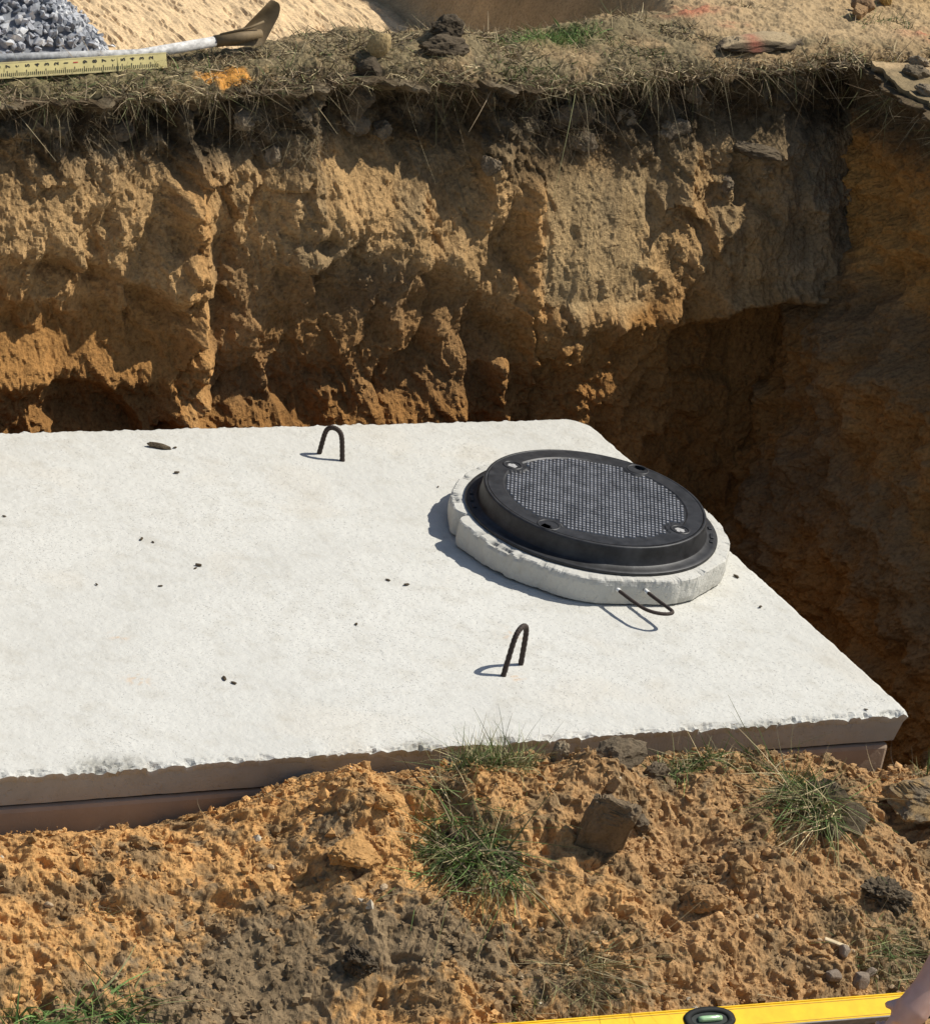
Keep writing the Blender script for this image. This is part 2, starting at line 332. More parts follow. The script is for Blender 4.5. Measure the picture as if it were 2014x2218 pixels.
    for q in range(ns):
        ddx = ux-fx[q]; ddz = uz-fz[q]; dq = ddx*ddx*1.6+ddz*ddz*.7; vq = fo[q]+np.clip(gx[q]*ddx+gz_[q]*ddz, -.045, .045)
        m1 = dq < b1; m2 = (~m1) & (dq < b2)
        b2 = np.where(m1, b1, np.where(m2, dq, b2)); v2 = np.where(m1, v1, np.where(m2, vq, v2)); b1 = np.where(m1, dq, b1); v1 = np.where(m1, vq, v1)
    kb = sst(0, .0035, b2-b1)*.5+.5; Y = Y+(v1*kb+v2*(1-kb))*rough*1.15
    wx = X+.05*fbm(X*5, Z*5, 21, 2); wz = Z+.04*fbm(X*5, Z*5, 22, 2)
    blk = fbm(wx*6.5, wz*3.6, 13, 4, .5, True)
    Y = Y-.040*n1*rough-.018*(blk-.7)*rough-.015*n2*rough-.010*rib-.007*fbm(X*42+3*n2, Z*6, 14, 3, .55)*(.4+.6*rough)-.006*rough*(fbm(wx*26, wz*18, 1, 3, .5, True)-.6)
    top = sst(.30, .14, d+.08*n1)
    Y = Y-.034*top*fbm(X*17, Z*15, 6, 4, .6)
    rs = np.random.RandomState(5); h = np.zeros_like(Y)
    nb = 9000; px = rs.uniform(-2.7, 1.3, nb); pz = rs.uniform(-.5, .95, nb); pr = .004*np.exp(rs.rand(nb)**2.2*1.75); dd = lip(px)-pz
    inp = (px > -.01) & (px < .36) & (pz > .2) & (pz < .58); big = dd < .33
    big = dd < .24; pr = np.where(big, pr*1.25, np.minimum(pr, .0065)); pr = np.where(inp, np.minimum(pr, .005), pr)
    cl = fbm(px*4, pz*4, 9, 3) > np.where(big, -.35, .16); px, pz, pr = px[cl], pz[cl], pr[cl]
    h = splat(h, xs[0], dx, zs[0], dz, px, pz, pr, pr*rs.uniform(.5, 1.0, len(pr)), 8)
    Y = Y-h
    Y = Y-.0048*rough*fbm(X*48, Z*36, 0, 3, .55)
    # far edge folds back under the turf
    over = np.clip(S-Lp+.012, 0, None); Y = Y+over*.9; Zf = Z-over*.05
    # colours: layers of soil, darker brown filling the hollows
    c = np.broadcast_to(TAN, X.shape+(3,)).copy(); k = fbm(X*2.3+9, Z*2.3, 4, 4)
    c = mixc(c, GREYB, sst(-.05, .35, fbm(X*3.3+4, Z*2.2, 5, 4))*sst(-1.25, -1.0, X)*.85)
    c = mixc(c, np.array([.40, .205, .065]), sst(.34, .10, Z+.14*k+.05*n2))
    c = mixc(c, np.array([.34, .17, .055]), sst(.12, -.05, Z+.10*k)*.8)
    c = mixc(c, ORNG, np.exp(-((X-xp)/.05)**2)*sst(.74, .6, Z)*.8)
    c = mixc(c, ORNG, np.exp(-((X-xr+.02)/.04)**2)*sst(.62, .5, Z)*sst(.1, .2, Z)*.8)
    c = mixc(c, np.array([.44, .31, .155]), panel*.7)
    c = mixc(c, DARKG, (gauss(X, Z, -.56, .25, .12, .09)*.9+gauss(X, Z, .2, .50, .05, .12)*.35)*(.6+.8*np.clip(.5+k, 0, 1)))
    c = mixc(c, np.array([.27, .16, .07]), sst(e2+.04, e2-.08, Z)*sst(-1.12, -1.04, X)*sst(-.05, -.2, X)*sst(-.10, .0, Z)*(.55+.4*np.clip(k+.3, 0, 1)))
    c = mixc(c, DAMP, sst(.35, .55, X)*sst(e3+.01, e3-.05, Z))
    c = mixc(c, DARKG*1.5, sst(.70, .9, X+.06*n2)*sst(.15, .3, Z)*.45)
    c = mixc(c, mixc(np.broadcast_to(TOPS, c.shape), np.array([.20, .155, .095]), sst(-.1, .5, n2+.5*k)), sst(.30, .15, d+.09*k+.04*n2))
    c = c*(1+.22*n2[..., None]+.12*n1[..., None])
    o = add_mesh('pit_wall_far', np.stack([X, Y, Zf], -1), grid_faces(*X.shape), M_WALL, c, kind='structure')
    return xs, zs, Y
WX, WZ, WY = build_far_wall()
def wall_y(x, z): return WY[np.clip(((z-WZ[0])/(WZ[1]-WZ[0])).astype(int), 0, len(WZ)-1), np.clip(((x-WX[0])/(WX[1]-WX[0])).astype(int), 0, len(WX)-1)]

def build_end_wall():
    ys = np.arange(2.40, -1.35, -.0075); zs = np.arange(-1.05, .99, .0075)
    Yg, S = np.meshgrid(ys, zs); top = .925+.012*fbm(Yg*6, .3, 0, 3); Z = np.minimum(S, top)
    n1 = fbm(Yg*2.4+3, Z*2.4, 7, 4); n2 = fbm(Yg*8, Z*8, 8, 4)
    X = np.interp(Z, [-1.05, -.5, 0, .18, .24, .36, .6, .95], [.62, .74, .90, .95, .99, 1.065, 1.085, 1.10])
    X = X-.10*gauss(Yg, Z, 1.75, .12, .35, .12)-.06*gauss(Yg, Z, 1.2, -.2, .3, .3)-.05*sst(.06, 0, top-Z)
    X = X-.06*n1-.045*n2-.022*fbm(Yg*16, Z*16, 2, 5, .65)-.02*(fbm(Yg*6, Z*6, 13, 3, .5, True)-.7)
    X = X-.25*sst(.4, -.6, Yg)*sst(.2, -.6, Z)
    over = np.clip(S-top, 0, None); X = X+over*1.5
    c = mixc(np.broadcast_to(np.array([.42, .21, .065]), X.shape+(3,)), np.array([.30, .18, .08]), sst(-.1, .4, n1+.4*n2))
    c = mixc(c, np.array([.24, .15, .07]), sst(.10, .2, Z+.05*n2)*sst(.42, .34, Z+.08*n1)*.7)
    c = mixc(c, np.array([.52, .28, .085]), sst(.33, .42, Z+.05*n1)*sst(.75, .6, Z)*.8)
    c = mixc(c, TOPS*1.2, sst(.22, .12, top-Z+.08*n1))
    add_mesh('pit_wall_end', np.stack([X, Yg, Z], -1), grid_faces(*X.shape), M_WALL, c*(1+.2*n2[..., None]), kind='structure')
build_end_wall()

def build_ground():
    def growing(a, b, step, g=1.09):
        r = [a]; s = step
        while abs(r[-1]-a) < abs(b-a): r.append(r[-1]+(s if b > a else -s)); s *= g
        return r[1:]
    xs = np.array(growing(-2.15, -60, .012)[::-1]+list(np.arange(-2.15, 2.1, .007))+growing(2.1, 60, .012))
    ys = np.array(list(np.arange(2.215, 2.95, .006))+list(np.arange(2.95, 4.6, .014))+growing(4.6, 80, .03))
    ys = np.concatenate([np.linspace(2.215, 2.265, 16), ys[ys > 2.266]])
    X, Y = np.meshgrid(xs, ys)
    # ragged turf edge
    edge = 2.342+.03*fbm(X*4, 1.0, 0, 3)+.014*fbm(X*22, 2.0, 0, 3)
    edge = edge+.05*gauss(X, 0, -.62, 0, .08, 1)+.04*gauss(X, 0, -.85, 0, .12, 1)+.03*gauss(X, 0, 1.0, 0, .1, 1)
    t = np.clip((Y-2.215)/.20, 0, 1); ts = np.clip((t-.25)/.75, 0, 1); sk = 1-np.clip(t/.25, 0, 1); Yw = np.where(Y < 2.415, edge+(2.415-edge)*ts-.02*np.sin(sk*3.1)*(.5+fbm(X*9, sk*1.3+.01, 0, 3))-.016*sk*fbm(X*38, sk*4+.01, 6, 3)+.03*sk*sk, Y)
    Z, bed = ground_z(X, Yw)
    n1 = fbm(X*5, Yw*5, 3, 4); n2 = fbm(X*18, Yw*18, 1, 3)
    near = sst(3.6, 3.0, Y)*(np.abs(X) < 2.4)
    Z = Z-(.012*sst(.3, 0, ts)+.055*sk*(1+.6*fbm(X*12, 3.0, 0, 3))+.012*sk*fbm(X*45, sk*3+.01, 4, 3))*(Y < 2.415)       # torn edge of the turf
    Z = Z+.012*(1-ts)*(Y < 2.415)*fbm(X*42, Yw*42, 16, 3)+near*(1-bed)*(.008*n2+.006*fbm(X*50, Yw*50, 0, 2)+.012*n1)
    sc_ = fbm(X*24+Yw*3, Yw*3.0, 11, 3, .6); sc2 = fbm(X*45, Yw*12, 12, 2)
    Z = Z+bed*sst(9, 5, Y)*(-.007*sst(.25, .42, sc_)+.003*sc_+.004*sc2+.006*fbm(X*5, Yw*3, 15, 3))
    turf = np.array([.20, .155, .085])
    c = mixc(np.broadcast_to(turf, X.shape+(3,)), np.array([.30, .21, .11]), sst(.1, .5, n1+.5*sst(.45, .6, X)))
    c = mixc(c, np.array([.40, .285, .155]), sst(.50, .75, X+.1*n1)*sst(2.40, 2.50, Yw)*.85)
    c = mixc(c, np.array([.12, .12, .045]), gauss(X, Yw, .10, 2.55, .15, .07)*.8+gauss(X, Yw, -1.6, 2.38, .8, .06)*.3)
    c = mixc(c, np.array([.44, .25, .06]), gauss(X, Yw, 1.95, 3.25, .48, .42))
    red = gauss(X, Yw, .66, 2.72, .09, .05)+gauss(X, Yw, 1.46, 2.50, .12, .05)+.8*gauss(X, Yw, .74, 2.58, .05, .03)
    c = mixc(c, np.array([.42, .075, .045]), np.clip(red*(.35+1.1*n2), 0, .5))
    c = mixc(c, np.array([.55, .26, .06]), sst(.35, .6, gauss(X, Yw, -1.05, 2.385, .09, .045)+.3*n2)*(X < -.9)*sst(.2, .0, sk))
    c = mixc(c, SAND*(1-.10*sst(.1, .4, sc_)[..., None]), bed*sst(.40, .30, X-.0))
    c = mixc(c, np.array([.46, .31, .155])*(1+.35*fbm(X*6, Yw*2, 4, 3)[..., None]), bed*sst(.34, .44, X))
    c = c*(1+.18*n2[..., None])
    c = mixc(c, TOPS*.9, sst(.15, .6, sk+.3*n2)*(Y < 2.415))
    V = [np.stack([X, Yw, Z], -1).reshape(-1, 3)]; F = [grid_faces(*X.shape)]; CC = [c.reshape(-1, 3)]; off = X.size
    # ground east of the pit
    xs = np.array(list(np.linspace(1.02, 1.08, 12))[:-1]+list(np.arange(1.08, 1.7, .012))+growing(1.7, 60, .02)); ys = np.array(growing(1.0, -60, .02, 1.1)[::-1]+list(np.arange(1.0, 2.43, .012)))
    X, Y = np.meshgrid(xs, ys); n1 = fbm(X*5, Y*5, 3, 4); n2 = fbm(X*18, Y*18, 1, 3)
    ee = 1.05+.03*fbm(Y*5, 4.0, 0, 3)+.02*fbm(Y*20, 4.0, 0, 2); t = np.clip((X-1.02)/.2, 0, 1); ts = np.clip((t-.3)/.7, 0, 1); sk = 1-np.clip(t/.3, 0, 1); Xw = np.where(X < 1.22, ee+(1.22-ee)*ts+.02*sk*fbm(Y*30, sk*4+.01, 6, 3)+.03*sk*sk, X)
    Z = .95+.012*n1+.008*n2-.05*sk*(1+.7*fbm(Y*12, 3.0, 0, 3))*(X < 1.22)-.03*sst(2.2, 2.43, Y)
    Z = Z-1.7*sst(-.2, -2.5, Y)
    c = mixc(np.broadcast_to(np.array([.22, .165, .09]), X.shape+(3,)), np.array([.40, .285, .155]), sst(-.1, .4, n1)); c = mixc(c, TOPS, sst(.1, .5, sk)*(X < 1.22))
    V.append(np.stack([Xw, Y, Z], -1).reshape(-1, 3)); F.append(grid_faces(*X.shape)+off); CC.append(c.reshape(-1, 3)); off += X.size
    # low ground behind the photographer and west of the pit
    xs = np.array(growing(-3.3, -60, .1, 1.2)[::-1]+list(np.arange(-3.3, 1.3, .1))+growing(1.3, 60, .1, 1.2)); ys = np.array(growing(-2.36, -60, .1, 1.2)[::-1]+[-2.36])
    X, Y = np.meshgrid(xs, ys); Z = np.full(X.shape, -.755)
    V.append(np.stack([X, Y, Z], -1).reshape(-1, 3)); F.append(grid_faces(*X.shape)+off); CC.append(np.broadcast_to(np.array([.36, .25, .13]), (X.size, 3))); off += X.size
    add_mesh('ground', np.concatenate(V), np.concatenate(F), M_GROUND, np.concatenate(CC), kind='structure')
build_ground()

BDX = .0033
def build_bank():
    dx = BDX; xf = np.arange(-2.95, .35, dx); yf = np.arange(-1.12, -.004, dx)
    xs = np.concatenate([np.arange(-3.4, -2.96, .04), xf, np.arange(.39, 1.0, .04)]); ys = np.concatenate([np.arange(-2.4, -1.13, .04), yf]); i0 = len(np.arange(-3.4, -2.96, .04)); j0 = len(np.arange(-2.4, -1.13, .04))
    X, Y = np.meshgrid(xs, ys); Z = bank_z(X, Y)
    rs = np.random.RandomState(11); h = np.zeros((len(yf), len(xf)))
    nb = 34000; px = rs.uniform(-2.95, .35, nb); py = rs.uniform(-1.12, -.01, nb); pr = .0045*np.exp(rs.rand(nb)**4.0*1.2)
    loose = fbm(px*3+2, py*3, 4, 3)+.25*sst(-1.8, -1.0, px); keep = (loose > -.15) | (pr < .006); px, py, pr = px[keep], py[keep], pr[keep]
    k = 170; px = np.concatenate([px, rs.uniform(-2.8, .3, k)]); py = np.concatenate([py, rs.uniform(-1.0, -.1, k)]); pr = np.concatenate([pr, rs.uniform(.014, .036, k)])
    o = np.argsort(-pr); px, py, pr = px[o], py[o], pr[o]
    h = splat(h, xf[0], dx, yf[0], dx, px, py, pr, pr*rs.uniform(.30, .62, len(pr)), 12)
    H = np.zeros(X.shape); H[j0:j0+len(yf), i0:i0+len(xf)] = h
    n2 = fbm(X*30, Y*30, 3, 3, .5)
    n4 = fbm(X*70, Y*70, 8, 2, .4); clump = fbm(X*17+.3*n2, Y*17, 10, 3, .5, True)-.8
    D = H*(.85+.5*n4)+.004*n2+.0018*n4+.020*fbm(X*9, Y*9, 9, 3)+.009*clump-.013*sst(.18, .5, fbm(X*17, Y*17, 5, 2))
    D = D*(1-.5*gauss(X, Y, -2.12, -.66, .34, .16)); Z = Z+.84*D
    # the level has pressed its own bed
    pl = np.interp(X, [-1.75, -.53], [-.185, -.218])-.013+.42*(Y+.975); mk = sst(.075, .04, np.abs(Y+.975))*sst(-1.95, -1.8, X)*sst(-.35, -.45, X); Z = Z*(1-mk)+(pl+.004*n2)*mk
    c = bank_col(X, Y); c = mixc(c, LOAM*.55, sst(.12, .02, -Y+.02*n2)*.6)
    c = c*(1+.16*n2[..., None])
    fade = sst(-.02, -.08, Y)                              # lumps stand out square to the slope
    Xo = X+.0035*fbm(X*38, Y*38, 41, 2)*fade; Yo = Y-.55*D*fade*(1-mk)+.0035*fbm(X*38, Y*38, 42, 2)*fade
    add_mesh('spoil_bank', np.stack([Xo, Yo, Z], -1), grid_faces(*X.shape), M_BANK, c, kind='structure')
    return xf, yf, Z[j0:j0+len(yf), i0:i0+len(xf)]
BX, BY, BZ = build_bank()
def bank_h(x, y):
    return BZ[np.clip(((np.asarray(y)-BY[0])/BDX).astype(int), 0, len(BY)-1), np.clip(((np.asarray(x)-BX[0])/BDX).astype(int), 0, len(BX)-1)]

def build_pit_floor():
    xs = np.arange(-3.35, 1.3, .03); ys = np.arange(-.35, 2.3, .03); X, Y = np.meshgrid(xs, ys); n = fbm(X*4, Y*4, 0, 4)
    add_mesh('pit_floor', np.stack([X, Y, -.98+.03*n], -1), grid_faces(*X.shape), M_WALL, np.broadcast_to(DAMP, X.shape+(3,))*(1+.3*n[..., None]), kind='structure')
    ys = np.arange(-1.2, 2.45, .03); zs = np.arange(-1.05, .80, .03); Yg, Z = np.meshgrid(ys, zs); n = fbm(Yg*4, Z*4, 3, 4)
    Zc = np.minimum(Z, np.where(Yg < -.1, -.75+.0*Yg, .78))
    add_mesh('pit_wall_near_end', np.stack([-3.28-.1*Zc+.05*n, Yg, Zc], -1), grid_faces(*Yg.shape, flip=True), M_WALL, np.broadcast_to(np.array([.33, .19, .07]), Yg.shape+(3,))*(1+.3*n[..., None]), kind='structure')
build_pit_floor()

# ------------------------------------------------------------------ precast tank, lid slab, riser ring, manhole
def build_slab():
    root = thing('concrete_slab', 'pale precast concrete lid slab with ragged near edge covering the buried tank', 'slab', (XL/2, W_SLAB/2, -.098))
    H = .092; xs = np.concatenate([np.arange(XL, -.03, .008), np.linspace(-.03, 0, 9)]); ys = np.concatenate([np.linspace(0, .03, 9), np.arange(.036, W_SLAB, .008), [W_SLAB]])
    X, Y = np.meshgrid(xs, ys); R = .11; cx, cy = -R, W_SLAB-R
    a = X-cx; b = Y-cy; inq = (a > 0) & (b > 0); mm = np.maximum(a, b); nn = np.hypot(a, b)+1e-9
    X = np.where(inq, cx+a*mm/nn, X); Y = np.where(inq, cy+b*mm/nn, Y)
    e = np.minimum.reduce([Y, W_SLAB-Y, -X]); ed = sst(.035, 0, e)
    rag = fbm(X*14, Y*14, 0, 4, .6); rag2 = fbm(X*45, Y*45, 3, 3, .6)
    Zt = .0018*fbm(X*3, Y*3, 0, 3)+.0009*fbm(X*40, Y*40, 1, 3)
    nearE = sst(.035, 0, Y)
    chip = np.clip(rag+.15, 0, 1)
    Zt = Zt-nearE*(.004+.020*chip*sst(.02, 0, Y)+.006*np.abs(rag2))-sst(.012, 0, W_SLAB-Y)*.005*(1+rag2)-sst(.012, 0, -X)*.004*(1+rag2)
    scar = gauss(X, Y, -2.22, .02, .07, .035)+.8*gauss(X, Y, -1.42, .01, .05, .02)+.6*gauss(X, Y, -.45, .0, .10, .015)
    Zt = Zt-.010*scar*(np.abs(rag2)+.3)
    Yd = Y+nearE*(.010*rag+.006*rag2)*(Y < .03)-sst(.02, 0, W_SLAB-Y)*.005*rag
    Xd = X+sst(.02, 0, -X)*(.004*rag2+.004*rag)
    col = np.ones(X.shape+(3,)); 
    rn = fbm(X*2.2+7, Y*2.2, 8, 4)
    col = mixc(col, np.array([1.0, .93, .84]), sst(.25, .55, rn)*.25)
    col = mixc(col, np.array([.50, .49, .46]), np.clip(scar*1.2*(.4+1.8*np.abs(rag2)), 0, .8))
    for (x, y, s) in ((-1.95, .62, .02), (-2.0, 1.45, .015), (-1.99, .40, .03), (-.9, .52, .03), (-1.0, .30, .02), (-2.35, 1.02, .02)):
        col = mixc(col, np.array([1, .72, .5]), gauss(X, Y, x, y, s, s)*sst(.0, .4, rag2)*.8)
    ny, nx = X.shape; top = np.stack([Xd, Yd, Zt], -1)
    V = [top.reshape(-1, 3)]; F = [grid_faces(ny, nx)]; CC = [col.reshape(-1, 3)]
    idx = np.arange(ny*nx).reshape(ny, nx)
    ring = np.concatenate([idx[0, :], idx[1:, -1], idx[-1, -2::-1], idx[-2:0:-1, 0]]); P = V[0][ring]; n = len(ring); off = ny*nx
    base = P.copy(); base[:, 1] = np.where(P[:, 1] < .02, .004, np.clip(P[:, 1], .004, W_SLAB-.004)); prev = ring; lv = [.25, .5, .75, 1]
    for q, l in enumerate(lv):
        r = base.copy(); r[:, 2] = P[:, 2]*(1-l)-H*l; cxy = np.array([XL/2, W_SLAB/2]); ins = .003+.012*l
        r[:, 0] -= np.sign(r[:, 0]-cxy[0])*ins*(np.abs(r[:, 0]-cxy[0]) > 1.45); r[:, 1] -= np.sign(r[:, 1]-cxy[1])*ins*(np.abs(r[:, 1]-cxy[1]) > .85)
        r[:, :2] += (.002*fbm(r[:, 0]*20, r[:, 1]*20, r[:, 2]*20+.5, 2))[:, None]
        cur = np.arange(n)+off; off += n; V.append(r); CC.append(np.broadcast_to(np.array([.80, .76, .70]), (n, 3)))
        F.append(np.stack([prev, cur, np.roll(cur, -1), np.roll(prev, -1)], 1)); prev = cur
    o = add_mesh('slab', np.concatenate(V)-np.array([XL/2, W_SLAB/2, -.098]), np.concatenate(F), M_CONC, np.concatenate(CC), root)
    bt = box_bm(-XL-.10, W_SLAB-.10, .012, 0, 0, .098-H+.008)
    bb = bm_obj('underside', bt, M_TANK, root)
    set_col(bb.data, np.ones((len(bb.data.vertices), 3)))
    return root
SLAB = build_slab()
def loop_part(name, A, B, apex, parent, r=.0070, sharp=.55):
    A, B, P = map(np.array, (A, B, apex)); pts = []
    for t in np.linspace(0, 1, 8): pts.append(A+(P+(A-B)*.30-A)*t*.82)
    for a in np.linspace(math.pi, 0, 13)[1:-1]:
        c = P-(P-(A+B)/2)*.18; pts.append(c+(A-B)*.5*-math.cos(a)*-1*-.62*1+(P-c)*math.sin(a))
    for t in np.linspace(1, 0, 8): pts.append(B+(P+(B-A)*.30-B)*t*.82)
    pts = np.array(pts)
    for _ in range(3): pts[1:-1] = .25*pts[:-2]+.5*pts[1:-1]+.25*pts[2:]
    k = np.arange(len(pts)*3)/3.0; q = np.stack([np.interp(k, np.arange(len(pts)), pts[:, i]) for i in range(3)], 1)
    for _ in range(2): q[1:-1] = .25*q[:-2]+.5*q[1:-1]+.25*q[2:]
    rad = r*(1+.07*np.sign(np.sin(np.arange(len(q))*2.1)))
    V, F = tube(q, rad, 9)
    loc = np.array(parent.location); return tri_mesh(name, V-loc, F, M_REBAR, parent)
loop_part('lifting_loop', (-.950, 1.620, -.02), (-.897, 1.566, -.02), (-.926, 1.600, .088), SLAB)
loop_part('lifting_loop', (-1.033, .313, -.02), (-.951, .369, -.02), (-.985, .345, .122), SLAB)

def build_tank():
    root = thing('septic_tank', 'grey concrete tank body in the pit below the lid slab', 'tank', (XL/2, W_SLAB/2, -.98))
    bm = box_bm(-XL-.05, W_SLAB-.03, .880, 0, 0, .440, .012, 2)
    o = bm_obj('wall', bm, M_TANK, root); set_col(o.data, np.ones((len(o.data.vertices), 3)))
    bm_obj('joint_seal', box_bm(-XL-.09, W_SLAB-.060, .014, 0, 0, .884), M_JOINT, root)
build_tank()

RC = np.array([-.4224, 1.0072])
def build_ring():
    root = thing('riser_ring', 'chipped pale concrete riser ring lying on the lid slab', 'riser ring', (RC[0], RC[1], .002))
    n = 720; a = np.arange(n)*2*math.pi/n; R = .386+.004*fbm(np.cos(a)*3, np.sin(a)*3, .5, 3)
    def facet(R, a0, d):
        return np.minimum(R, d/np.maximum(np.cos(a-math.radians(a0)), .2))
    R = facet(R, -98, .371); R = facet(R, -58, .378); R = facet(R, -140, .380); R = facet(R, 176, .380); R = facet(R, 80, .384)
    notch = gauss(a, 0, math.radians(171), 0, .045, 1); R = R+.014*gauss(a, 0, math.radians(178), 0, .09, 1)-.02*notch
    prof = [(.0, -.010), (.005, -.002), (.020, .0), (.040, .0), (.058, .0), (.066, -.0005), (.0720, -.001), (.0755, -.004), (.0755, -.018), (.075, -.04), (.075, -.075), (.04, -.085), (.0, -.085)]
    ch = fbm(np.cos(a)*7, np.sin(a)*7, .3, 5, .6)*sst(-.25, .25, fbm(np.cos(a)*2.1+3, np.sin(a)*2.1, .7, 2)); V = []; CC = []
    for q, (z, dr) in enumerate(prof):
        n3 = fbm(np.cos(a)*14, np.sin(a)*14, z*60+.5, 3, .6)
        r = R+dr; zz = np.full(n, z)
        if 4 < q < 9:
            k = np.clip(ch*1.3+.02+.35*n3*(ch > -.05), 0, 1)*{5: .35, 6: .8, 7: 1.2, 8: .5}[q]; r = r-.016*k; zz = zz-.012*k*(q > 5)-.0015*np.abs(n3)*(q == 7)
        if q < 3: zz = zz+.006*np.clip(ch, 0, 1)*(q < 2); r = r-.006*np.clip(n3, 0, 1)
        r = r+.0025*n3*(q < 8)
        V.append(np.stack([r*np.cos(a), r*np.sin(a), zz], 1))
        cc = np.ones((n, 3)); 
        if 5 <= q <= 8: cc = cc*(1-.25*np.clip(ch*1.5+.1, 0, 1))[:, None]
        CC.append(cc)
    V = np.concatenate(V); m_ = len(prof); i = np.arange(n); F = []
    for q in range(m_): q2 = (q+1) % m_; F.append(np.stack([q*n+i, q*n+(i+1) % n, q2*n+(i+1) % n, q2*n+i], 1))
    add_mesh('ring', V, np.concatenate(F), M_CONC2, np.concatenate(CC), root, smooth=False)
    loc = np.array(root.location)
    A = np.array([-.530, .640, .050]); B = np.array([-.452, .622, .050]); dirv = np.array([.02, -.125, .0])
    pts = [A+np.array([.0, .03, .0])]+[A+dirv*t for t in (.0, .3, .6, .8)]
    mid = (A+B)/2+dirv; pts += [mid+(A-B)*.5*math.cos(t)*.98+np.array([.003, -.028, 0])*math.sin(t)-np.array([0, -.02, 0]) for t in np.linspace(.1, math.pi-.1, 9)]
    pts += [B+dirv*t for t in (.8, .6, .3, .0)]+[B+np.array([0, .03, 0])]
    pts = np.array(pts)
    for _ in range(2): pts[1:-1] = .25*pts[:-2]+.5*pts[1:-1]+.25*pts[2:]
    k = np.arange(0, len(pts)-1+.01, .25); q = np.stack([np.interp(k, np.arange(len(pts)), pts[:, j]) for j in range(3)], 1)
    for _ in range(3): q[1:-1] = .25*q[:-2]+.5*q[1:-1]+.25*q[2:]
    Vt, Ft = tube(q, .0050, 9); tri_mesh('lifting_loop', Vt-loc, Ft, M_REBAR, root)
    M_W = plain_mat('white_sunlit_leg', (.75, .74, .70), .7)  # white bands painting the sunlit ends of the loop legs
    for s, e in ((q[:6], 0), (q[-6:][::-1], 1)):
        Vt, Ft = tube(s[2:5], .0058, 9); tri_mesh('sunlit_leg', Vt-loc, Ft, M_W, root)
build_ring()

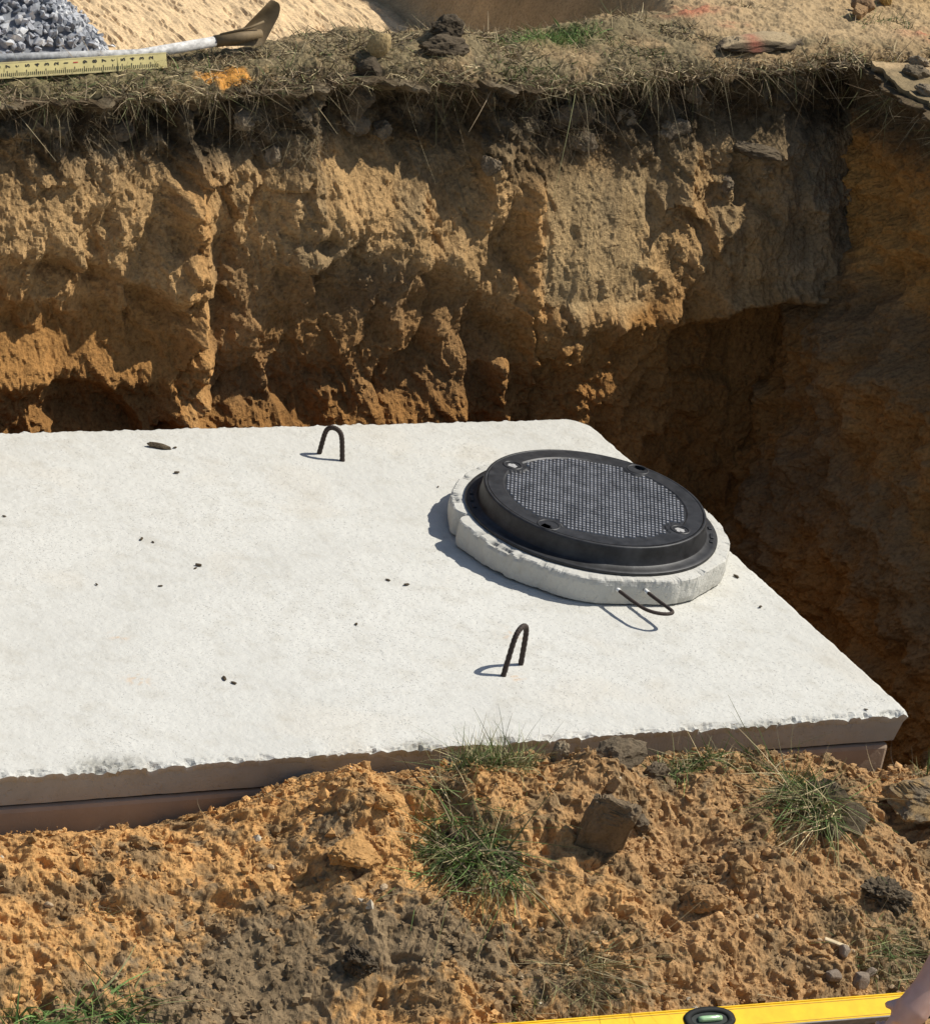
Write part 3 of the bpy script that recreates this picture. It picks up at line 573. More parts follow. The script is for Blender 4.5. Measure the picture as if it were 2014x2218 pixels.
def lathe(prof, n=128):
    a = np.arange(n)*2*math.pi/n; V = np.concatenate([np.stack([r*np.cos(a), r*np.sin(a), np.full(n, z)], 1) for r, z in prof]); i = np.arange(n); F = []
    for q in range(len(prof)-1): F.append(np.stack([q*n+i, q*n+(i+1) % n, (q+1)*n+(i+1) % n, (q+1)*n+i], 1))
    return V, np.concatenate(F)
def build_manhole():
    fr = thing('manhole_surround', 'black cast iron manhole frame with wide flange on the riser ring', 'manhole frame', (RC[0], RC[1], .078))
    V, F = lathe([(.27, .0), (.346, .0), (.348, .002), (.348, .007), (.346, .009), (.335, .0095), (.322, .0105), (.316, .014)]); add_mesh('flange', V, F, M_IRON, None, fr, True)
    V, F = lathe([(.318, .010), (.313, .018), (.308, .045), (.307, .060), (.3055, .0635), (.303, .0645), (.2985, .0645), (.2975, .0630), (.2970, .040), (.27, .040), (.27, .0)]); add_mesh('collar', V, F, M_IRON, None, fr, True)
    for ang, w in ((-28, .03), (-34, .018), (150, .03), (158, .03), (166, .02), (-19, .015)):    # cast marks on the flange
        r = .331; bm = box_bm(.010, w, .004, bev=.0015)
        o = bm_obj('cast_mark', bm, M_IRON, fr); o.location = (r*math.cos(math.radians(ang)), r*math.sin(math.radians(ang)), .0115); o.rotation_euler = (0, 0, math.radians(ang))
    cv = thing('manhole_cover', 'round black cast iron manhole cover with waffle tread and pick holes', 'manhole cover', (RC[0], RC[1], .12))
    # plate as polar grid with real holes for the two picks
    nr, na = 60, 240; rr = np.linspace(.02, .296, nr); aa = np.arange(na)*2*math.pi/na
    Rg, Ag = np.meshgrid(rr, aa, indexing='ij'); X = Rg*np.cos(Ag); Y = Rg*np.sin(Ag); Z = np.full(X.shape, .0225)
    inner = Rg < .252; Z = np.where(inner, .0195, Z)
    holes = [(.258*math.cos(math.radians(t)), .258*math.sin(math.radians(t))) for t in (125, -55)]
    nts = [(.272*math.cos(math.radians(t)), .272*math.sin(math.radians(t))) for t in (-146, 36)]
    for hx, hy in holes+nts: Z = np.where(np.hypot(X-hx, Y-hy) < .040, .0225, Z)
    Fq = []
    idx = np.arange(nr*na).reshape(nr, na)
    hole = np.zeros(X.shape, bool)
    for hx, hy in holes: hole |= np.hypot(X-hx, Y-hy) < .0175
    for hx, hy in nts: hole |= (np.hypot((X-hx*1.06), (Y-hy*1.06)) < .020)
    f = grid_faces(nr, na); wrap = np.stack([idx[:-1, -1], idx[:-1, 0], idx[1:, 0], idx[1:, -1]], 1); f = np.concatenate([f, wrap]); f = f[:, ::-1]
    keep = ~hole.ravel()[f].all(1); f = f[keep]
    V = np.stack([X, Y, Z], -1).reshape(-1, 3); cen = np.array([[0, 0, .0195]]); 
    add_mesh('plate', V, f, M_IRON, None, cv)
    add_mesh('plate_centre', np.stack([.021*np.cos(aa[::10]), .021*np.sin(aa[::10]), np.full(24, .0194)], 1), np.stack([np.zeros(22, int), np.arange(1, 23), np.arange(2, 24)], 1), M_IRON, None, cv)
    V, F = lathe([(.2965, .0225), (.2965, .0), (.15, .0)]); add_mesh('rim', V, F, M_IRON, None, cv)
    M_HOLE = plain_mat('pale_pick_hole', (.42, .41, .39), .9)
    for hx, hy in holes:
        V, F = lathe([(.0215, .0228), (.0225, .0245), (.0265, .0245), (.028, .0228)], 32); o = add_mesh('pick_hole_collar', V, F, M_IRON, None, cv, True); o.location = (hx, hy, 0)
        V, F = lathe([(.001, .0215), (.014, .0215), (.0155, .0190)], 24); o = add_mesh('pick_hole_disc', V, F, M_HOLE, None, cv); o.location = (hx, hy, 0)  # pale disc added just below the top of each pick hole
    for hx, hy in nts:
        V, F = lathe([(.0265, .0228), (.0275, .0240), (.031, .0240), (.032, .0228)], 32); k = len(V)//4
        o = add_mesh('pry_notch_lip', V, F, M_IRON, None, cv, True); o.location = (hx, hy, 0)
    # waffle tread: small raised pads in rows
    p = .0104; pu = .0156; th = math.radians(-118.2); ca, sa = math.cos(th), math.sin(th); U, Vv = np.meshgrid(np.arange(-17, 18)*pu, np.arange(-26, 27)*p); px = (U*ca-Vv*sa).ravel(); py = (U*sa+Vv*ca).ravel()
    ok = np.hypot(px, py) < .246
    for hx, hy in holes+nts: ok &= np.hypot(px-hx, py-hy) > .045
    px, py = px[ok], py[ok]; rs = np.random.RandomState(2)
    b = np.array([(-1, -1, 0), (1, -1, 0), (1, 1, 0), (-1, 1, 0), (-.72, -.72, 1), (.72, -.72, 1), (.72, .72, 1), (-.72, .72, 1)], float)*np.array([.0050, .0038, .0036])
    b2 = b.copy(); b2[:, 0] = b[:, 0]*ca-b[:, 1]*sa; b2[:, 1] = b[:, 0]*sa+b[:, 1]*ca
    Vp = b2[None]+np.stack([px, py, np.full(len(px), .0194)], 1)[:, None]; Vp[:, 4:, 2] += rs.uniform(-.0005, .0004, len(px))[:, None]
    fb = np.array([(4, 5, 6, 7), (0, 1, 5, 4), (1, 2, 6, 5), (2, 3, 7, 6), (3, 0, 4, 7)]); Fp = (fb[None]+(np.arange(len(px))*8)[:, None, None]).reshape(-1, 4)
    add_mesh('tread_pads', Vp.reshape(-1, 3), Fp, M_IRON2, None, cv, kind='stuff')
build_manhole()

# ------------------------------------------------------------------ grass, roots, straw
STRAW = np.array([.50, .40, .22]); GREEN = np.array([.105, .165, .045]); OLIVE = np.array([.20, .20, .085]); ROOT = np.array([.36, .27, .16]); BROWN = np.array([.20, .14, .08])
def blades_arrays(root, d, L, wd, col, bend, seed, segs=3, curl=.25):
    rs = np.random.RandomState(seed); n = len(root); root = np.asarray(root, float); d = np.asarray(d, float); d = d/np.linalg.norm(d, axis=1)[:, None]
    L = np.asarray(L, float); wd = np.asarray(wd, float)
    side = np.cross(d, rs.randn(n, 3)); side /= np.linalg.norm(side, axis=1)[:, None]
    k1 = rs.randn(n, 3)*curl; P = []
    for i in range(segs+1):
        t = i/segs; c = root+d*(L*t)[:, None]+(bend+k1)*(L*t*t)[:, None]
        wv = side*(wd*(1-t*.85)*.5)[:, None]; P += [c-wv, c+wv]
    V = np.stack(P, 1); b = np.arange(segs)*2; q = np.stack([b, b+1, b+3, b+2], 1)
    F = (q[None]+(np.arange(n)*(2*segs+2))[:, None, None]).reshape(-1, 4)
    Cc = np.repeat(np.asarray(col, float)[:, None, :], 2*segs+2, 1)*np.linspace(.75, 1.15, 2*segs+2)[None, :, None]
    return V.reshape(-1, 3), F, Cc.reshape(-1, 3)
def pick(rs, n, pal, jit=.25):
    pal = np.array(pal); c = pal[rs.randint(0, len(pal), n)]; return c*(1+jit*rs.randn(n, 1)).clip(.4, 1.7)

def rim_vegetation():
    rs = np.random.RandomState(21); eps = 1e-3
    # turf on top of the rim
    n = 26000; x = rs.uniform(-2.1, 1.55, n); y = rs.uniform(2.28, 2.85, n)
    z, bed = ground_z(x, y); dens = fbm(x*6, y*6, 4, 3)
    bare = sst(.42, .62, x)*sst(2.36, 2.44, y)
    heap = gauss(x, y, 1.95, 3.25, .5, .45)
    keep = (bed < .15) & (dens+.45*rs.rand(n) > -.05+.9*bare*(1-gauss(x, y, 1.30, 2.62, .13, .06))) & (heap < .3) & (y < np.interp(x, *RIMB)+.10)
    x, y, z = x[keep], y[keep], z[keep]; n = len(x)
    g = gauss(x, y, .10, 2.55, .13, .06)*1.4+gauss(x, y, .35, 2.44, .2, .04)*.35+gauss(x, y, -1.7, 2.40, .7, .05)*.28+gauss(x, y, 1.30, 2.62, .15, .08)*.9+gauss(x, y, -.1, 2.36, .14, .05)*.6
    gr = rs.rand(n) < g
    col = np.where(gr[:, None], pick(rs, n, [GREEN*1.2, GREEN, OLIVE]), pick(rs, n, [STRAW*1.15, STRAW*.85, BROWN*1.2, ROOT*1.2, BROWN*.6, ROOT*.9, BROWN, OLIVE]))
    d = np.stack([rs.randn(n)*.8, rs.randn(n)*.8-.2, np.where(gr, 1.0, .35)+.2*rs.rand(n)], 1)
    L = np.where(gr, rs.uniform(.02, .05, n), rs.uniform(.02, .065, n))
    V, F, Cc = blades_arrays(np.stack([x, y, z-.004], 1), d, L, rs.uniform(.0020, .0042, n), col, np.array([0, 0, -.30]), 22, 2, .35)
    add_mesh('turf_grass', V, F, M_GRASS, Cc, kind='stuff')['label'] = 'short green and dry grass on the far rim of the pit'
    # roots and straw hanging over the lip
    n = 5200; x = rs.uniform(-2.1, 1.25, n); clump = fbm(x*5, 2.0, 8, 3); keep = clump+.30*rs.randn(n)*.6 > -.02; x = x[keep]; n = len(x)
    y = 2.339+.03*fbm(x*4, 1.0, 0, 3)+.014*fbm(x*22, 2.0, 0, 3)+.05*gauss(x, 0, -.62, 0, .08, 1)+.04*gauss(x, 0, -.85, 0, .12, 1)+.03*gauss(x, 0, 1.0, 0, .1, 1)+rs.uniform(-.012, .03, n)
    z, _ = ground_z(x, y); z = z-rs.uniform(.0, .05, n)
    d = np.stack([rs.randn(n)*.45, -.55-.5*rs.rand(n), -.3+.6*rs.randn(n)*.6], 1); L = (.015+.085*rs.rand(n)**2.6)*(.6+.8*np.clip(fbm(x*7, 5.0, 3, 3)+.4, 0, 1))
    V, F, Cc = blades_arrays(np.stack([x, y, z], 1), d, L, rs.uniform(.0016, .0034, n), pick(rs, n, [STRAW*.95, ROOT*1.1, BROWN, STRAW*.6, OLIVE]), np.array([0, .15, -.6]), 23, 5, .8)
    add_mesh('hanging_roots', V, F, M_GRASS, Cc, kind='stuff')['label'] = 'dry roots and straw hanging over the lip of the pit'
    # roots over the lip of the pit's end wall
    n = 900; y = rs.uniform(1.55, 2.36, n); keep = fbm(y*7, 4.0, 8, 3)+.3*rs.randn(n)*.6 > -.05; y = y[keep]; n = len(y)
    x = 1.05+.03*fbm(y*5, 4.0, 0, 3)+rs.uniform(-.01, .03, n); z = .93-rs.uniform(0, .05, n); d = np.stack([-.5-.5*rs.rand(n), rs.randn(n)*.5, -.2+.4*rs.randn(n)], 1)
    V, F, Cc = blades_arrays(np.stack([x, y, z], 1), d, .02+.08*rs.rand(n)**2.2, rs.uniform(.0016, .0032, n), pick(rs, n, [STRAW*.9, ROOT, BROWN, OLIVE]), np.array([.1, 0, -.6]), 27, 5, .8)
    add_mesh('lip_roots', V, F, M_GRASS, Cc, kind='stuff')['label'] = 'dry roots hanging over the end wall of the pit'
    # root masses lower in the topsoil
    n = 2600; cen = np.array([(.30, .80), (.42, .80), (.02, .72), (.10, .70), (-.05, .76), (-.40, .80), (-.95, .72), (-.80, .66), (.62, .78), (-1.5, .70), (.20, .74)])
    k = rs.randint(0, len(cen), n); x = cen[k, 0]+rs.randn(n)*.06; z = cen[k, 1]+rs.randn(n)*.035; y = wall_y(x, z)-.004
    d = np.stack([rs.randn(n)*.8, -.6-.4*rs.rand(n), rs.randn(n)*.5-.1], 1)
    V, F, Cc = blades_arrays(np.stack([x, y, z], 1), d, .015+.05*rs.rand(n)**1.8, rs.uniform(.0011, .0022, n), pick(rs, n, [STRAW*.7, ROOT, BROWN, BROWN*.6]), np.array([0, .1, -.6]), 24, 5, .8)
    add_mesh('topsoil_roots', V, F, M_GRASS, Cc, kind='stuff')['label'] = 'fine roots matted in the dark topsoil of the pit wall'
rim_vegetation()

def soil_crumbs():
    """loose crumbs of sand and loam lying on the bank, and crumbs on the wall ledges"""
    rs = np.random.RandomState(31); n = 32000; x = rs.uniform(-2.85, .35, n); y = rs.uniform(-1.15, -.06, n)
    keep = fbm(x*3, y*3, 14, 3)+.5*rs.rand(n) > .0; keep &= ~((np.abs(y+.975) < .05) & (x > -1.9) & (x < -.4)); x, y = x[keep], y[keep]; n = len(x)
    r = .0016*np.exp(rs.rand(n)**6*2.0); z = bank_h(x, y)+r*.35
    V0, F0 = ICO[1]; c = bank_col(x, y)*(1+.22*rs.randn(n, 1)).clip(.5, 1.6)
    pale = rs.rand(n) < .006; c = np.where(pale[:, None], np.array([.55, .48, .36]), c)
    jit = (1+.38*rs.randn(n, len(V0), 1)).clip(.35, 1.8); sc3 = rs.uniform(.7, 1.3, (n, 1, 3))
    V = V0[None]*jit*sc3*r[:, None, None]+np.stack([x, y, z], 1)[:, None]
    F = (F0[None]+(np.arange(n)*len(V0))[:, None, None]).reshape(-1, 3)
    add_mesh('soil_crumbs', V.reshape(-1, 3), F, M_CLOD, np.repeat(c[:, None], len(V0), 1).reshape(-1, 3), kind='stuff')['label'] = 'loose crumbs of orange sand and loam on the spoil bank'
    n = 700; x = rs.uniform(-2.8, .1, n); y = rs.uniform(-1.1, -.12, n); z = bank_h(x, y)+.003; d = np.stack([rs.randn(n), rs.randn(n), .25*rs.rand(n)-.05], 1)
    V, F, Cc = blades_arrays(np.stack([x, y, z], 1), d, .02+.06*rs.rand(n)**2, rs.uniform(.0012, .0022, n), pick(rs, n, [STRAW, ROOT, BROWN, STRAW*.7]), np.array([0, 0, .0]), 33, 4, .35)
    add_mesh('dry_straw', V, F, M_GRASS, Cc, kind='stuff')['label'] = 'thin dry straw and rootlets strewn over the spoil bank'
soil_crumbs()

# ------------------------------------------------------------------ clods, sods and tufts
def clod(name, label, cat, loc, size, rot, col, seed, sub=4, cuts=9, rough=.12, fine=.06, group=None, sink=.25, col2=None, boxy=1.0):
    V, F, r = clod_shape(seed, size, sub, cuts, rough, fine, boxy); V = V@euler_m(rot).T
    V = V+np.array([0, 0, -V[:, 2].min()-sink*(V[:, 2].max()-V[:, 2].min())])
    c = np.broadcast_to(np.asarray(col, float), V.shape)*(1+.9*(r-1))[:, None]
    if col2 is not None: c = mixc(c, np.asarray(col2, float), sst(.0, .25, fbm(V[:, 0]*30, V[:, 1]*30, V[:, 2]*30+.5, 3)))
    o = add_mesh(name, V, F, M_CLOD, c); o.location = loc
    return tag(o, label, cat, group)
def bz(x, y): return float(bank_h(np.array([x]), np.array([y]))[0])
GC = np.array([.20, .155, .10]); DK = np.array([.085, .065, .042])
clod('soil_clod', 'large grey-brown block of loam tilted on the orange sand bank', 'clod', (-1.175, -.49, bz(-1.175, -.49)), (.048, .056, .100), (.20, -.16, .95), np.array([.175, .128, .078]), 131, 5, 5, .14, .07, None, .25, None, .45)
clod('soil_clod', 'dark rough clod on the bank crest beside the slab edge grass', 'clod', (-1.03, -.27, bz(-1.03, -.27)), (.070, .05, .034), (.1, -.15, .3), DK*1.7, 102, 4, 8, .2, .10)
clod('soil_clod', 'broad flat tan clod overhanging a hollow beside the grassy sod', 'clod', (-.17, -.36, bz(-.17, -.36)+.012), (.120, .080, .042), (.15, .02, .1), np.array([.30, .20, .095]), 103, 5, 5, .14, .07, None, .15, GC, .6)
clod('soil_clod', 'orange sand lump with a dark hollow under it on the left of the bank', 'clod', (-1.80, -.46, bz(-1.80, -.46)), (.075, .05, .040), (.2, .1, .4), ORNG*.85, 104, 5, 6, .22, .10, None, .3)
clod('soil_clod', 'small round orange sand lump below the bank peak', 'clod', (-1.70, -.36, bz(-1.70, -.36)), (.028, .026, .024), (0, 0, 0), ORNG*.8, 105, 4, 5, .2, .1)
clod('soil_clod', 'crumbly dark loam lump in the grey patch of the bank', 'clod', (-1.88, -.70, bz(-1.88, -.70)), (.040, .036, .034), (0, .2, .2), DK, 106, 5, 4, .35, .16, None, .3)
clod('soil_clod', 'lumpy tan sand lump in the middle of the coarse sand', 'clod', (-.98, -.66, bz(-.98, -.66)), (.058, .040, .046), (.3, .1, .2), ORNG*np.array([.62, .66, .8]), 107, 5, 6, .2, .09, None, .35)
clod('soil_clod', 'small tan lump above the coarse sand beside the lumpy one', 'clod', (-.83, -.58, bz(-.83, -.58)), (.036, .028, .028), (.3, .1, .9), ORNG*np.array([.60, .66, .8]), 117, 4, 6, .2, .09, None, .35)
clod('soil_clod', 'small dark clod at the foot of the crest grass by the slab', 'clod', (-.90, -.25, bz(-.90, -.25)), (.032, .03, .026), (0, 0, .5), DK*1.6, 108, 4, 8, .2, .08)
clod('soil_clod', 'knob of tan loam standing on the crest against the slab side', 'clod', (-1.17, -.225, bz(-1.17, -.225)), (.020, .022, .030), (0, .2, 0), GC*1.2, 109, 4, 6, .25, .1)
clod('soil_clod', 'dark crumb beside the large tilted block of loam', 'clod', (-1.04, -.42, bz(-1.04, -.42)), (.024, .024, .024), (0, .2, 0), DK*1.4, 110, 4, 6, .25, .1)
clod('soil_clod', 'dark clod in the hollow under the grassy sod', 'clod', (-.46, -.66, bz(-.46, -.66)), (.060, .045, .034), (.2, .25, -.5), DK*1.3, 111, 5, 3, .4, .22, None, .4)  # dark clod placed to fill the hollow
for i, (x, y, sx, sy, sz, rz, lb) in enumerate([(-.72, -.868, .024, .02, .022, .3, 'grey angular stone resting at the foot of the bank behind the level'), (-.645, -.876, .030, .022, .026, .1, 'largest grey angular stone tight behind the yellow level'),
        (-.60, -.850, .026, .012, .020, .6, 'narrow grey stone wedged beside the largest stone behind the level'), (-.665, -.815, .022, .016, .018, 1.2, 'grey stone lying uphill of the other stones behind the level')]):
    clod('stone', lb, 'stone', (x, y, bz(x, y)), (sx, sy, sz), (.2, .1, rz), np.array([.24, .19, .145]), 120+i, 3, 14, .05, .02, None, .2)
for i, (x, y, r) in enumerate([(-.63, -.80, .010), (-.575, -.845, .009), (-.70, -.76, .008), (-1.77, -.55, .014), (-1.98, -.40, .011), (-.545, -.872, .010), (-.85, -.70, .008), (-1.30, -.72, .009), (-.95, -.56, .007), (-2.52, -.42, .012), (-1.52, -.80, .008), (-.77, -.83, .009)]):
    clod('pebble', 'small pale pebble lying on the spoil bank', 'pebble', (x, y, bz(x, y)), (r*1.0, r*.75, r*.6), (0, 0, i*1.3), np.array([.46, .34, .21]), 140+i, 2, 12, .08, .02, 'pale pebbles on the spoil bank', .15)
# fragment of split wood at the level
o = bm_obj('wood_chip', box_bm(.062, .012, .008, bev=.003), plain_mat('bare_wood', (.62, .49, .30), .8, 0, .3, 80)); o.location = (-.668, -.785, bz(-.668, -.785)+.008); o.rotation_euler = (.2, .18, -.55)
tag(o, 'pale split wood chip lying uphill of the level', 'wood chip')

def tuft(name, label, loc, n, rad, L, pal, seed, up=1.0, lean=(0, 0, 0), bend=(0, 0, -.6), wd=(.0018, .0036), curl=.3, body=None, surf=bank_h, group=None, dome=0.0):
    curl = curl*1.3
    rs = np.random.RandomState(seed); cx, cy = loc
    base = np.array([cx, cy, float(surf(np.array([cx]), np.array([cy]))[0])])
    a = rs.rand(n)*6.283; q = np.sqrt(rs.rand(n)); ox = np.cos(a)*q*rad[0]; oy = np.sin(a)*q*rad[1]
    kk = rs.randint(0, 9, n); wisp = rs.randn(9, 3)*.55; ox = ox*.75+wisp[kk, 0]*rad[0]*.35; oy = oy*.75+wisp[kk, 1]*rad[1]*.35
    z = surf(cx+ox, cy+oy)
    if dome: z = np.maximum(z, base[2]+dome*np.sqrt(np.clip(1-(ox/rad[0])**2-(oy/rad[1])**2, 0, 1))-.004)
    P = np.stack([cx+ox, cy+oy, z-.003], 1)
    d = np.stack([rs.randn(n)*.55+wisp[kk, 0]+lean[0], rs.randn(n)*.55+wisp[kk, 1]+lean[1], up*(.2+.8*rs.rand(n))+lean[2]], 1)
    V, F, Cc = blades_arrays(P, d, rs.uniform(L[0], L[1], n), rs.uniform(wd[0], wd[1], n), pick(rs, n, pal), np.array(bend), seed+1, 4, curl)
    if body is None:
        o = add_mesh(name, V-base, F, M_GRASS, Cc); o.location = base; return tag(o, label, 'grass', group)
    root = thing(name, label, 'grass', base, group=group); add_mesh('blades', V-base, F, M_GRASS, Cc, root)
    size, rot, colr, sd, off = body; Vb, Fb, r = clod_shape(sd, size, 4, 5, .25, .16); Vb = Vb@euler_m(rot).T+np.array(off)
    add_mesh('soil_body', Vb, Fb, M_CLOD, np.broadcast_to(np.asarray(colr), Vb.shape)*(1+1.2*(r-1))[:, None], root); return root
tuft('grass_tuft', 'dry grey-green grass standing on the bank crest against the slab', (-1.36, -.235), 620, (.15, .04), (.04, .11), [OLIVE*1.3, STRAW*.9, OLIVE, GREEN*1.2], 201, 1.3, (0, .1, .3), (0, 0, -.3))
tuft('grass_tuft', 'big drooping green sod tuft hanging down the bank face', (-1.50, -.46), 950, (.13, .17), (.03, .11), [GREEN*1.3, GREEN*.9, OLIVE*1.1, GREEN*1.6, STRAW, BROWN, OLIVE*.8], 202, .35, (-.15, -.35, .1), (-.1, -.25, -.7), (.0025, .0058), .75, ((.11, .13, .055), (.35, 0, .2), DK*1.1, 301, (.03, .02, -.008)), dome=.045)
tuft('grass_tuft', 'thin dry tuft left of the big green sod tuft', (-1.64, -.41), 110, (.05, .04), (.03, .08), [OLIVE, STRAW*.8, GREEN], 203, .8, (-.4, -.2, 0), (-.2, -.2, -.6))
tuft('grass_tuft', 'grey-green grass on the crest between dark clod and grassy sod', (-.80, -.235), 620, (.15, .035), (.025, .08), [OLIVE*1.2, OLIVE*.8, STRAW*.9, GREEN*1.2], 204, .9, (0, 0, .1), (0, -.1, -.5))
tuft('grass_sod', 'torn sod with bleached grass on one side and bare dark soil on the other', (-.56, -.39), 700, (.09, .15), (.03, .11), [OLIVE*1.3, STRAW*1.2, OLIVE, GREEN*1.3, STRAW*.8, GREEN], 205, .35, (-.4, -.25, .1), (-.15, -.25, -.7), (.0022, .0048), .7, ((.085, .11, .085), (.3, .1, .3), DK*1.0, 302, (.065, .0, .0)), dome=.06)
tuft('grass_tuft', 'lush green grass with long broad leaves at the left foot of the bank', (-2.47, -.70), 240, (.13, .06), (.06, .14), [GREEN*1.6, GREEN*2.2, GREEN, OLIVE], 206, .6, (.4, -.3, 0), (.1, -.2, -.7), (.003, .0065), .4)
tuft('grass_tuft', 'bright green broad leaved tuft in the near left corner of the bank', (-2.66, -.735), 170, (.09, .06), (.08, .16), [GREEN*1.6, GREEN*2.2, GREEN], 207, .9, (.3, -.1, 0), (.1, -.2, -.5), (.004, .0075), .35)
tuft('grass_tuft', 'matted dry straw tuft above the yellow level', (-1.39, -.80), 560, (.11, .08), (.04, .12), [STRAW*1.1, OLIVE*1.2, STRAW*.8, BROWN, OLIVE], 208, .35, (.2, -.2, 0), (.1, 0, -.3), (.0016, .003), .6)
tuft('grass_tuft', 'flattened olive grass behind the right end of the level', (-.52, -.80), 700, (.13, .10), (.03, .09), [OLIVE*1.2, OLIVE*.8, STRAW, GREEN], 209, .3, (.2, -.1, 0), (0, 0, -.3), (.0014, .0026), .6)
tuft('grass_tuft', 'small flat wisp of dry grass on the left sand of the bank', (-2.40, -.42), 90, (.06, .03), (.03, .07), [STRAW*.6, OLIVE, BROWN], 210, .2, (.4, 0, 0), (0, 0, -.2), (.0014, .0026), .4)
tuft('grass_tuft', 'sparse green blades on the crest right of the slab corner', (-.07, -.20), 60, (.07, .03), (.03, .08), [OLIVE, GREEN, STRAW*.7], 211, 1.0, (0, 0, .2), (0, 0, -.4))
tuft('grass_tuft', 'mossy olive patch at the upper edge of the level', (-1.52, -.86), 200, (.06, .04), (.01, .03), [OLIVE*.8, GREEN*.8, np.array([.22, .20, .05])], 212, .8, (0, 0, 0), (0, 0, -.3))

# ------------------------------------------------------------------ things on the far rim
def gz(x, y): return float(ground_z(np.array([float(x)]), np.array([float(y)]))[0][0])
def build_rod():
    M_ROD = plain_mat('yellow_rod_face', (.62, .52, .22), .55, 0, .15, 25); M_INK = plain_mat('black_rod_print', (.015, .013, .01), .6); M_RED = plain_mat('red_rod_print', (.45, .05, .03), .6); M_EDGE = plain_mat('rod_edge', (.50, .42, .20), .6)
    xr, yr = -1.205, 2.435; L = .95; ang = math.atan2(.042, .517)
    z0 = gz(-1.45, 2.41)+.012
    root = thing('surveying_rod', 'yellow graduated surveying rod lying on the far rim in front of the gravel', 'measuring rod', (xr, yr, z0), (0, math.radians(-1.6), ang+.06))
    th = math.radians(-24); T = .021; Wd = .045           # face leans back and looks at the camera
    def place(o, x, up, out): o.location = (x, -math.cos(th)*out-math.sin(-th)*0+math.sin(-th)*up*1.0, math.cos(th)*up+math.sin(-th)*out*1.0)
    # local frame: x along the rod, u up the face, w out of the face
    u = Vector((0, math.sin(-th), math.cos(th))); wv = Vector((0, -math.cos(th), math.sin(-th)))
    def P(x, a, b): return Vector((x, 0, 0))+u*a+wv*b
    bm = bmesh.new(); bmesh.ops.create_cube(bm, size=1)
    for v in bm.verts: v.co = P(-L/2+v.co.x*L, Wd/2+v.co.y*Wd, -T/2+v.co.z*T)
    bmesh.ops.recalc_face_normals(bm, faces=bm.faces[:])
    bmesh.ops.bevel(bm, geom=bm.edges[:], offset=.0015, segments=1, affect='EDGES'); bm_obj('body', bm, M_ROD, root)
    bm = bmesh.new()
    for a0, b0 in ((0, .0045), (Wd-.0045, Wd)):
        vs = [bm.verts.new(P(x, a, .0004)) for x, a in ((-L, a0+.0005), (0, a0+.0005), (0, b0-.0005), (-L, b0-.0005))]; bm.faces.new(vs)
    bm_obj('edge_band', bm, M_EDGE, root)
    ft = .3048; bm = bmesh.new(); k = 1; off = .055
    while True:                                            # graduation ticks, one per hundredth of a foot
        x = -(off-.0304)-k*ft/100
        if x < -L+.01: break
        h = .0155 if k % 10 == 0 else (.0125 if k % 5 == 0 else .0095)
        if k % 2 == 0: bm.faces.new([bm.verts.new(P(x+a, b, .0007)) for a, b in ((-.0011, .0055), (.0011, .0055), (.0011, .0055+h), (-.0011, .0055+h))])
        k += 1
    bm_obj('graduation_marks', bm, M_INK, root)
    seq = '23456789' + 'A' + '123456789' + 'B' + '123456789'; glyph = {}
    for i, ch in enumerate(seq):
        t = {'A': '1', 'B': '2'}.get(ch, ch); red = ch in 'AB'; key = (t, red)
        if key not in glyph:
            cu_ = bpy.data.curves.new('numeral', 'FONT'); cu_.body = t; cu_.size = .021 if red else .0185; cu_.align_x = 'CENTER'; cu_.align_y = 'CENTER'; cu_.offset = .0006
            tmp = bpy.data.objects.new('tmp', cu_); C.objects.link(tmp); dg = bpy.context.evaluated_depsgraph_get(); me = bpy.data.meshes.new_from_object(tmp.evaluated_get(dg)); bpy.data.objects.remove(tmp)
            me.name = 'numeral'; me.materials.clear(); me.materials.append(M_RED if red else M_INK); glyph[key] = me
        x = -off+.0045-i*ft/10
        if x < -L+.02: break
        o = link('numeral', glyph[key], None, root); p = P(x, .0325, .0009)
        mt = Matrix((( -u).to_tuple(), (-1, 0, 0), wv.to_tuple())).transposed()     # glyph right = up the face, glyph up = along -x
        mt = Matrix((u.to_tuple(), (-1, 0, 0), wv.to_tuple())).transposed()
        o.matrix_local = Matrix.Translation(p) @ mt.to_4x4()
    o = bm_obj('wooden_lath', box_bm(.55, .030, .008, bev=.001), plain_mat('bleached_lath', (.60, .57, .50), .8, 0, .25, 30)); o.location = (-1.87, 2.385, gz(-1.75, 2.385)+.010); o.rotation_euler = (.1, .03, .10)
    tag(o, 'bleached white wooden lath under the yellow surveying rod', 'lath')
build_rod()

